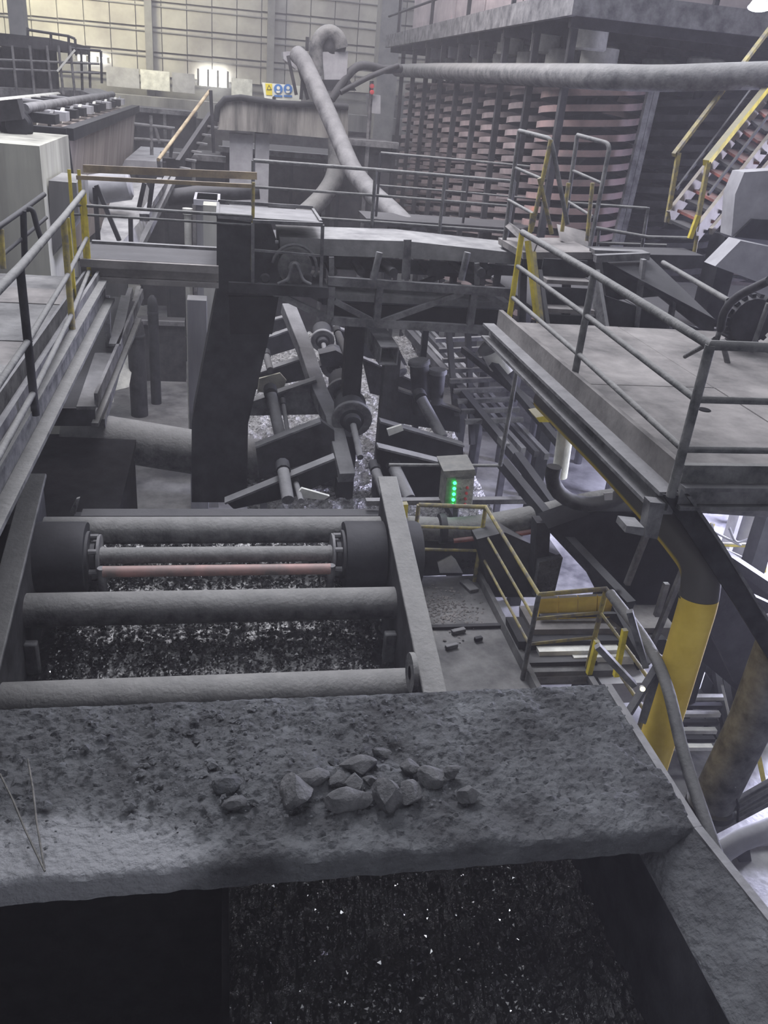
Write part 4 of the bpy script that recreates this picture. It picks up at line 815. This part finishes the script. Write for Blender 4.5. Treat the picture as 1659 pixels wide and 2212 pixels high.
bpx = [PY(858, 152, 31.5), V((5.45, 24, 12.82)), PY(1240, 164, 15.2), PY(1300, 166, 14.3), PY(1420, 170, 13.8), PY(1540, 166, 13.3), PY(1690, 162, 12.8)]
bpx[1].z = (bpx[0].z*.5+bpx[2].z*.5)+.0
o = MB().tube(round_path(bpx, .6), .19, 20).build('feed_pipe', pipe_m); tag(o, 'long feed pipe running along the spiral rack and across to the right edge', 'pipe')
for k in range(6):
    y = 16.3+2.4*k; o = MB().lathe((6.4, y, 12.95), (0,0,1), [(.26,0),(.3,.03),(.3,.42),(.27,.45)], 16).build('distributor_pot', pale if k < 3 else grey); tag(o, '%s pale distributor pot above the feed pipe on the spiral rack' % ordn[k if k < 5 else 7], 'pot', 'distributor pots on the spiral rack')

# ================================================================ RIGHT STAIR AND TANK
ys = thing('yellow_stair', 'long yellow-railed stair rising to the upper right corner', 'stair', PY(1450, 500, 12.5))
def yb(a, b, Ya, Yb, w_, h_, mt, nm): MB().bar(PY(*a, Ya), PY(*b, Yb), w_, h_).build(nm, mt, ys)
tanst = mat('stair_stringer', (.15,.135,.12), (.27,.25,.22), .75, 0, 2, .1)
yb((1445, 470), (1690, 160), 12.6, 14.2, .06, .24, tanst, 'stringer'); yb((1500, 510), (1690, 270), 11.8, 13.2, .06, .26, tanst, 'stringer')
yb((1535, 500), (1690, 320), 11.6, 12.8, .05, .1, tanst, 'lower_rail')
yb((1455, 335), (1668, 55), 12.6, 14.2, .06, .06, yelr, 'handrail'); yb((1525, 352), (1660, 185), 11.8, 12.9, .09, .09, yel, 'handrail')
yb((1460, 410), (1625, 190), 12.6, 13.9, .03, .04, darker, 'mid_rail'); yb((1530, 420), (1690, 210), 11.8, 13.0, .03, .04, darker, 'mid_rail')
for a, b, Y, mt in (((1466, 330), (1440, 480), 12.6, yelr), ((1530, 350), (1502, 500), 11.8, yelr), ((1508, 465), (1490, 515), 11.75, yel)): yb(a, b, Y, Y, .06, .06, mt, 'post')
for k in range(13):
    f = k/12; yb((1462+205*f, 478-262*f), (1512+190*f, 500-255*f), 12.5+1.6*f, 11.9+1.3*f, .26, .04, red if k % 2 else darker, 'tread')
ht = thing('hopper_tank', 'pale grey hopper tank with rounded shoulder at the right edge', 'tank', PY(1640, 520, 11)); Y = 11
q = MB(); q.prism([PY(1580, 510, Y), PY(1588, 420, Y), PY(1608, 372, Y), PY(1720, 365, Y), PY(1720, 540, Y), PY(1590, 520, Y)], (0, .3, 0)); q.build('shell', grey, ht)
q = MB(); q.prism([PY(1586, 512, Y-.05), PY(1626, 473, Y-.05), PY(1720, 480, Y-.05), PY(1720, 525, Y-.05)], (0, .05, 0)); q.build('dark_opening', dark, ht)
q = MB(); q.prism([PY(1545, 575, Y-.4), PY(1600, 520, Y-.4), PY(1720, 545, Y-.4), PY(1720, 640, Y-.4)], (0, .3, 0)); q.build('chute_lip', grey, ht)
MB().box(PY(1600, 520, Y).x, PY(1640, 520, Y).x, Y+.4, Y+.8, 4, PY(1600, 520, Y).z).build('leg', dark, ht)
pieces('railing', 'dusty railing at the foot of the yellow stair', 'railing', [('top_rail', pipe_m, 't', [PY(1285, 492, 12.6), PY(1400, 512, 12.2), PY(1510, 515, 11.8)], .026), ('mid_rail', pipe_m, 't', [PY(1290, 525, 12.6), PY(1440, 530, 12.2)], .022), ('post', yelr, 't', [PY(1506, 510, 11.8), PY(1496, 565, 11.8)], .03), ('post', pipe_m, 't', [PY(1400, 448, 12.3), PY(1385, 545, 12.3)], .026), ('post', pipe_m, 't', [PY(1295, 492, 12.6), PY(1288, 560, 12.6)], .024), ('upper_rail', pipe_m, 't', [PY(1225, 438, 12.8), PY(1398, 450, 12.3)], .022)])
fl2 = thing('rear_platform', 'dark dusty platform behind the stair foot at the right', 'platform', (8.5, 12, 9))
for k in range(4): MB().box(4.6+1.9*k, 6.48+1.9*k, 10.9, 14.9, 9.2, 9.26+.006*(k % 2)).build('deck_plate', darker, fl2)
MB().box(4.6, 12.2, 10.8, 10.9, 9.1, 9.4).build('edge_beam', steel, fl2)
for x in (5, 11.8): MB().box(x, x+.2, 12, 12.2, 4, 9.2).build('column', dark, fl2)
gb = thing('equipment_block', 'dusty grey gearbox block on the rear platform beside the stair foot', 'equipment', PY(1450, 560, 11.6))
pp(darker, 'case', [(1285, 548), (1520, 552), (1530, 580), (1290, 575)], 11.4, .6, gb); pp(steel, 'top_bar', [(1285, 540), (1400, 545), (1400, 556), (1285, 552)], 11.3, .2, gb)
# ================================================================ LOWER RIGHT
yp = thing('yellow_pipe', 'thick yellow pipe, dust-black on top, bending down under the upper platform corner', 'pipe', PY(1400, 1640, 5.4))
c0 = [PZ(1180, 862, 8.9), PZ(1322, 1000, 8.9), PZ(1462, 1150, 8.85), PY(1516, 1222, 5.5), PY(1512, 1290, 5.42), PY(1420, 1600, 5.4), PY(1385, 1715, 5.4)]
c1 = round_path(c0, .35, 8); kk = min(range(len(c1)), key=lambda i: (c1[i]-PY(1509, 1285, 5.45)).length)
MB().tube(c1[:kk+1], .16, 32).build('upper_run', yeld, yp); MB().tube(c1[kk:], .159, 32).build('lower_leg', yelp, yp)
e = PY(1508, 1290, 5.45); d = (c0[5]-c0[4]).normalized(); MB().lathe(e, d, [(.16,-.005),(.164,0),(.164,.012),(.16,.016)], 32).build('weld_ring', darker, yp)
o = thing('diagonal_strut', 'flat dark brace running from the platform corner down to the right edge', 'brace', PY(1680, 1440, 4.9)); pp(darker, 'web', [(1432, 1068), (1492, 1072), (1560, 1170), (1725, 1440), (1725, 1530), (1590, 1310)], 4.98, .04, o); MB().prism([PY(1492, 1072, 4.93), PY(1560, 1170, 4.93), PY(1725, 1440, 4.93), PY(1725, 1452, 4.93), PY(1556, 1176, 4.93), PY(1484, 1072, 4.93)], (0, .05, 0)).build('flange', steel, o)
# dark gallery descending to the right
dg = thing('covered_gallery', 'huge black covered conveyor gallery descending to the right behind the yellow pipe', 'gallery', PY(1400, 1300, 8.4))
pp(rubber_shade, 'side_cladding', [(1185, 1142), (1290, 1105), (1420, 1105), (1659, 1262), (1720, 1300), (1720, 1600), (1400, 1330), (1330, 1262)], 8.4, .4, dg)
pp(dark, 'roof_sheet', [(1420, 1105), (1450, 1118), (1720, 1296), (1720, 1330)], 8.0, .4, dg)
pp(dark, 'lower_cladding', [(1460, 1210), (1720, 1330), (1720, 1420), (1590, 1480)], 7.6, .1, dg)
for a, b in (((1395, 1158), (1354, 1262)), ((1482, 1215), (1408, 1395)), ((1440, 1260), (1418, 1330))): MB().bar(PY(*a, 7.4), PY(*b, 7.4), .06, .06).build('hanger_rod', steel, dg)
for x in (1560, 1700): MB().bar(PY(x, 1250, 8.7), V((PY(x, 1250, 8.7).x, 8.7, 4)), .2, .2).build('leg', dark, dg)
# red-edged duct crossing
rd = thing('crossing_duct', 'dusty duct with a rubbed red lower edge crossing behind the control box', 'duct', PY(1100, 1150, 9.2))
q = MB(); q.tube(smooth_path([PY(870, 1140, 9.5), PY(1000, 1142, 9.4), PY(1150, 1118, 9.2), PY(1300, 1085, 9.0), PY(1440, 1078, 8.7), PY(1660, 1090, 8.4)]), .16, 20); q.build('tube', pipe_m, rd)
q = MB(); q.tube(smooth_path([PY(980, 1168, 9.25), PY(1150, 1148, 9.05), PY(1300, 1108, 8.85), PY(1440, 1100, 8.55)]), .035, 10); q.build('red_edge', red, rd)
MB().lathe(PY(955, 1142, 9.4), (1,-.02,.05), [(.16,-.05),(.2,-.04),(.2,.04),(.16,.05)], 20).build('flange', dark, rd)
q = MB(); q.tube([PY(1290, 1020, 8.4)+V((.55*math.cos(a), 0, .42*math.sin(a))) for a in [math.pi*(.95+.09*k) for k in range(12)]], .09, 12); q.build('hoop', darker, rd)
pp(grey, 'tag_plate', [(1305, 1066), (1324, 1064), (1323, 1080), (1306, 1081)], 8.2, .02, rd)
# dark beams running diagonally
db = thing('diagonal_beams', 'pair of long sooty beams sloping down toward the yellow pipe', 'beam', PY(1390, 1440, 7.2))
for a, m1, b in (((1115, 985), (1250, 1170), (1392, 1440)), ((1085, 1000), (1200, 1140), (1360, 1310)), ((880, 715), (1000, 850), (1140, 1020))):
    Ya = 10.2 if a[1] > 900 else 17; Yb = 7.2 if a[1] > 900 else 10.6; Ym = (Ya+Yb)/2 if a[1] > 900 else 13
    MB().bar(PY(*a, Ya), PY(*m1, Ym), .12, .14).bar(PY(*m1, Ym), PY(*b, Yb), .12, .14).build('beam', darker if a[1] < 900 else dark, db)
lp_ = thing('pipe_bundle', 'bundle of long pale pipes sloping toward the camera right of the second screen', 'pipes', PY(1140, 1010, 10.8))
for k, (dx, mt) in enumerate(((0, pipe_m), (22, steel), (40, darker), (54, steel))):
    MB().bar(PY(872+dx, 712, 17.5), PY(1095+dx*1.6, 965+dx*.4, 11.2), .08, .1).build('pipe', mt, lp_)
ls = thing('slatted_rack', 'dark ladder-like rack of horizontal bars beside the pipe bundle', 'rack', PY(1000, 900, 14))
for k in range(9): MB().bar(PY(940+8*k, 735+22*k, 14.5-.3*k), PY(1065+8*k, 730+22*k, 14.5-.3*k), .08, .07).build('bar', steel, ls)
for a, b in (((1010, 700), (1020, 960)), ((968, 700), (985, 900)), ((1050, 800), (1048, 930))): MB().bar(PY(*a, 14), PY(*b, 13), .09, .09).build('upright', darker, ls)
MB().bar(PY(1000, 755, 13.5), PY(1260, 960, 10), .08, .1).build('diagonal', darker, ls); MB().bar(PY(1060, 780, 12.5), PY(1210, 960, 10), .1, .1).build('diagonal', dark, ls)
for (a, b, r, lb) in (((1060, 745), (1090, 800), .2, 'short pale drum end under the left edge of the upper platform'), ((905, 780), (912, 890), .16, 'dusty upright pipe right of the second screen'), ((945, 800), (938, 870), .14, 'shorter dark upright pipe beside the slatted rack'), ((1225, 910), (1208, 1030), .1, 'pale downpipe below the yellow block under the platform')):
    Y = 12.5 if a[0] < 1100 and a[0] > 1000 else 13 if a[0] < 1000 else 9.3
    A = PY(*a, Y); B_ = PY(*b, Y); t = thing('stub_pipe', lb, 'pipe', B_); MB().tube([A, B_], r, 16).build('tube', pale if 'pale' in lb else darker, t); MB().lathe(A, B_-A, [(r, -.02), (r*1.15, 0), (r*1.15, .05), (r, .06)], 16).build('collar', steel, t)
o = pp(yel, 'yellow_block', [(1158, 902), (1204, 894), (1212, 912), (1165, 912)], 9.2, .3); tag(o, 'small yellow steel block tucked under the edge of the upper platform', 'block')
sc = thing('drop_box', 'sooty square discharge box with rough face beyond the lower walkway', 'box', PY(1150, 1290, 9.0))
pp(darker, 'front_plate', [(1030, 1165), (1090, 1150), (1216, 1205), (1196, 1290), (1060, 1290)], 8.9, .5, sc); pp(dark, 'post', [(1160, 1130), (1190, 1130), (1180, 1290), (1150, 1290)], 8.7, .2, sc); pp(cover_m, 'caked_plate', [(1165, 1215), (1216, 1205), (1196, 1285), (1155, 1290)], 8.6, .1, sc)
sk = thing('perforated_skirt', 'stained skirt plate with bolt holes beyond the far rail of the lower walkway', 'plate', PY(960, 1240, 9.6)); pp(darker, 'plate', [(905, 1150), (1030, 1145), (1030, 1240), (900, 1245)], 9.6, .06, sk); pp(pale, 'scraped_patch', [(945, 1215), (975, 1200), (985, 1210), (1000, 1238), (950, 1238)], 9.58, .02, sk)
for k in range(6): MB().lathe(PY(1000+12*(k % 3), 1212+14*(k//3), 9.57), (0,-1,0), [(.025,0),(.02,.01)], 10).build('bolt_hole', rubber_shade, sk)
# yellow guard and light ledges below
yg = thing('yellow_guard', 'row of four dirty yellow guard panels below the yellow pipe', 'guard', PY(1245, 1350, 7.8))
for k in range(4): pp(yelp, 'panel', [(1166+42*k, 1294-2*k), (1206+42*k, 1292-2*k), (1203+42*k, 1340-2*k), (1163+42*k, 1352-2*k)], 7.8+.01*k, .05, yg)
MB().bar(PY(1165, 1331, 7.75), PY(1330, 1326, 7.75), .05, .04).build('clamp_bar', darker, yg)
lg = thing('ledge_stack', 'stacked pale and dark ledges on the floor below the yellow guard panels', 'ledge', PY(1260, 1480, 7.6))
for (y0, y1, x0, x1_, mt) in ((1360, 1385, 1150, 1460, deck_m), (1386, 1418, 1120, 1440, dark), (1408, 1420, 1165, 1340, pale), (1421, 1438, 1240, 1400, pale), (1432, 1460, 1140, 1290, darker), (1452, 1480, 1150, 1330, deck2_m), (1478, 1520, 1300, 1400, grey)):
    pp(mt, 'ledge', [(x0, y0), (x1_, y0-4), (x1_, y1-4), (x0, y1)], 7.6-.05*(y0-1360)/10, .5, lg)
# bent grey tube, lamp and posts beside the transfer box
gt = MB().tube(smooth_path([PY(1318, 1282, 6.3), PY(1395, 1385, 5.6), PY(1440, 1480, 5.0), PY(1480, 1640, 4.5), PY(1550, 1850, 3.9), PY(1570, 1900, 3.8)]), .05, 14).build('bent_tube', pipe_m); tag(gt, 'thick grey tube curving down beside the right end of the dusty cover', 'tube')
gs = thing('gusset_stays', 'crossing grey angle stays right of the dusty cover', 'brace', PY(1380, 1560, 5.2))
for a, b in (((1290, 1395), (1370, 1480)), ((1420, 1440), (1358, 1540)), ((1360, 1320), (1395, 1440)), ((1425, 1440), (1388, 1560))): MB().bar(PY(*a, 5.3), PY(*b, 5.2), .06, .05).build('stay', steel, gs)
for a, b in (((1350, 1360), (1330, 1460)), ((1290, 1385), (1272, 1455))): MB().bar(PY(*a, 5.6), PY(*b, 5.6), .045, .045).build('post', yel, gs)
sp_ = thing('spot_lamp', 'small bright yellowish work lamp beside the bent grey tube', 'lamp', PY(1388, 1490, 5.1)); c = PY(1388, 1488, 5.1); MB().lathe(c, (-.3,-.8,.3), [(.02,-.04),(.025,0),(.022,.006)], 14).build('housing', pale, sp_); MB().lathe(c, (-.3,-.8,.3), [(.018,.008),(.01,.02)], 14).build('bulb', glow, sp_)
for (pts, r, mt, lb) in (([(1700, 1350), (1622, 1560), (1535, 1740)], .2, steel, 'thick grey pipe leaning at the lower right edge'), ([(1535, 1855), (1600, 1815), (1720, 1770)], .11, grey, 'pale pipe running out of the right edge below the wrapped bundle')):
    P_ = [PY(x, y, 5.4) for x, y in pts]; t = thing('leaning_pipe', lb, 'pipe', P_[-1] if r > .15 else P_[0]); MB().tube(P_, r, 22).build('tube', mt, t); MB().lathe(P_[-1] if r > .15 else P_[0], (P_[1]-P_[0]), [(r, -.05), (r*1.2, -.04), (r*1.2, .03), (r, .04)], 20).build('flange', darker, t)
wb = thing('wrapped_bundle', 'tied bundle of dusty planks lying across the lower right pipes', 'bundle', PY(1530, 1790, 5.3))
for k in range(5): MB().bar(PY(1525, 1768+9*k, 5.3-.02*(k % 2)), PY(1700, 1668+11*k, 5.3-.02*(k % 2)), .05, .06).build('plank', pipe_m if k % 2 else steel, wb, bevel=.006)
for x in (1592, ): MB().tube([PY(x-3, 1722, 5.22), PY(x+3, 1742, 5.2), PY(x+1, 1775, 5.22)], .012, 6).build('tie_wire', dark, wb)
gr = thing('floor_grating', 'pale grating stair over the wet bright floor at the lower right', 'grating', PY(1500, 1600, 8.5))
for k in range(7): MB().bar(PZ(1462-4*k, 1506+18*k, 4.5), PZ(1562-4*k, 1506+18*k, 4.5), .08, .06).build('tread_bar', pale if k % 2 == 0 else dark, gr)
for x in (1565, 1580): MB().bar(PY(x-30, 1370, 9.5), PY(x+20, 1690, 8.0), .1, .1).build('stringer', darker, gr)
MB().bar(PY(1596, 1420, 8.2), PY(1612, 1500, 8.0), .06, .06).build('handrail_post', yel, gr); MB().bar(PY(1632, 1600, 7.6), PY(1650, 1690, 7.5), .06, .06).build('handrail_post', yel, gr); MB().bar(PY(1560, 1480, 8.4), PY(1585, 1590, 8.2), .03, .03).build('handrail', pale, gr)
dk = thing('dark_hopper', 'dark sloping hopper side behind the leaning pipe at the lower right', 'hopper', PY(1560, 1650, 9)); pp(dark, 'plate', [(1530, 1560), (1575, 1640), (1545, 1720), (1505, 1700), (1520, 1640)], 8.4, .1, dk); pp(darker, 'upper_plate', [(1490, 1400), (1720, 1450), (1720, 1560), (1570, 1520)], 9.2, .2, dk); pp(steel, 'lip', [(1490, 1395), (1720, 1445), (1720, 1455), (1490, 1405)], 9.1, .1, dk)
wp = thing('white_panel_stack', 'bluish white panel wall at the right edge behind a dark post', 'panel', PY(1650, 1960, 6.5))
for k in range(4): pp(sign_w if k % 2 else grey, 'panel', [(1622, 1800+42*k), (1720, 1790+42*k), (1720, 1828+42*k), (1624, 1838+42*k)], 6.5, .06, wp)
pp(dark, 'post', [(1592, 1830), (1618, 1825), (1640, 1960), (1612, 1960)], 6.3, .1, wp)
# loading bay seen under the upper platform
bay = thing('bay_column', 'pinkish round column at the bright loading bay opening on the right', 'column', PY(1600, 1250, 12)); A = PY(1640, 1090, 12); B_ = PY(1592, 1260, 12); MB().tube([(A.x, 12, 9.3), (A.x, 12, 4)], .2, 20).build('shaft', grey, bay); MB().box(A.x-.3, A.x+.3, 11.7, 12.3, 4, 4.06).build('base_plate', steel, bay)
bay = thing('bay_post', 'white flat post left of the pinkish column at the loading bay', 'post', PY(1610, 1160, 13)); A = PY(1625, 1095, 13); MB().box(A.x-.22, A.x+.22, 13, 13.3, 4, 9).build('shaft', white, bay); MB().box(A.x-.3, A.x+.3, 12.9, 13.4, 4, 4.1).build('foot', steel, bay)
pieces('railing', 'bright yellow railing at the loading bay under the upper platform', 'railing', [('top_rail', yel, 't', [PY(1535, 1175, 11), PY(1680, 1180, 11)], .04), ('mid_rail', yel, 't', [PY(1550, 1206, 11), PY(1680, 1206, 11)], .035), ('post', yel, 't', [PY(1540, 1130, 11), PY(1528, 1160, 11)], .04), ('post', yel, 't', [PY(1660, 1140, 11), PY(1650, 1235, 11)], .04)])
for k, c in enumerate((((1510, 1128), (1545, 1150), (1600, 1178)), ((1538, 1132), (1550, 1175), (1605, 1205)), ((1575, 1140), (1590, 1170), (1618, 1165)))):
    o = MB().tube(smooth_path([PY(x, y, 10.6) for x, y in c]), .02, 8).build('cable', grey); tag(o, ('upper', 'lowest', 'rightmost')[k]+' slack pale cable hanging at the yellow bay railing', 'cable')
# ================================================================ DUST HAZE FILLING THE HALL
hz = MB().box(-17.9, 14.9, -2.9, 44.55, 4.05, 22.9).build('dust_haze', None, smooth=False) if False else None
def haze():
    m = bpy.data.materials.new('dust_haze'); m.use_nodes = True; nt = m.node_tree; nt.nodes.clear()
    o = nt.nodes.new('ShaderNodeOutputMaterial'); s = nt.nodes.new('ShaderNodeVolumeScatter')
    s.inputs['Color'].default_value = (.95, .92, 1, 1); s.inputs['Density'].default_value = HAZE; s.inputs['Anisotropy'].default_value = .2
    nt.links.new(s.outputs[0], o.inputs['Volume']); o = MB().box(-17.9, 14.9, -2.9, 44.55, 4.02, 22.9).build('dust_haze', m, smooth=False)
    stuff(tag(o, 'thin grey coal-dust haze hanging through the hall', 'haze'))
HAZE = .0035
haze()
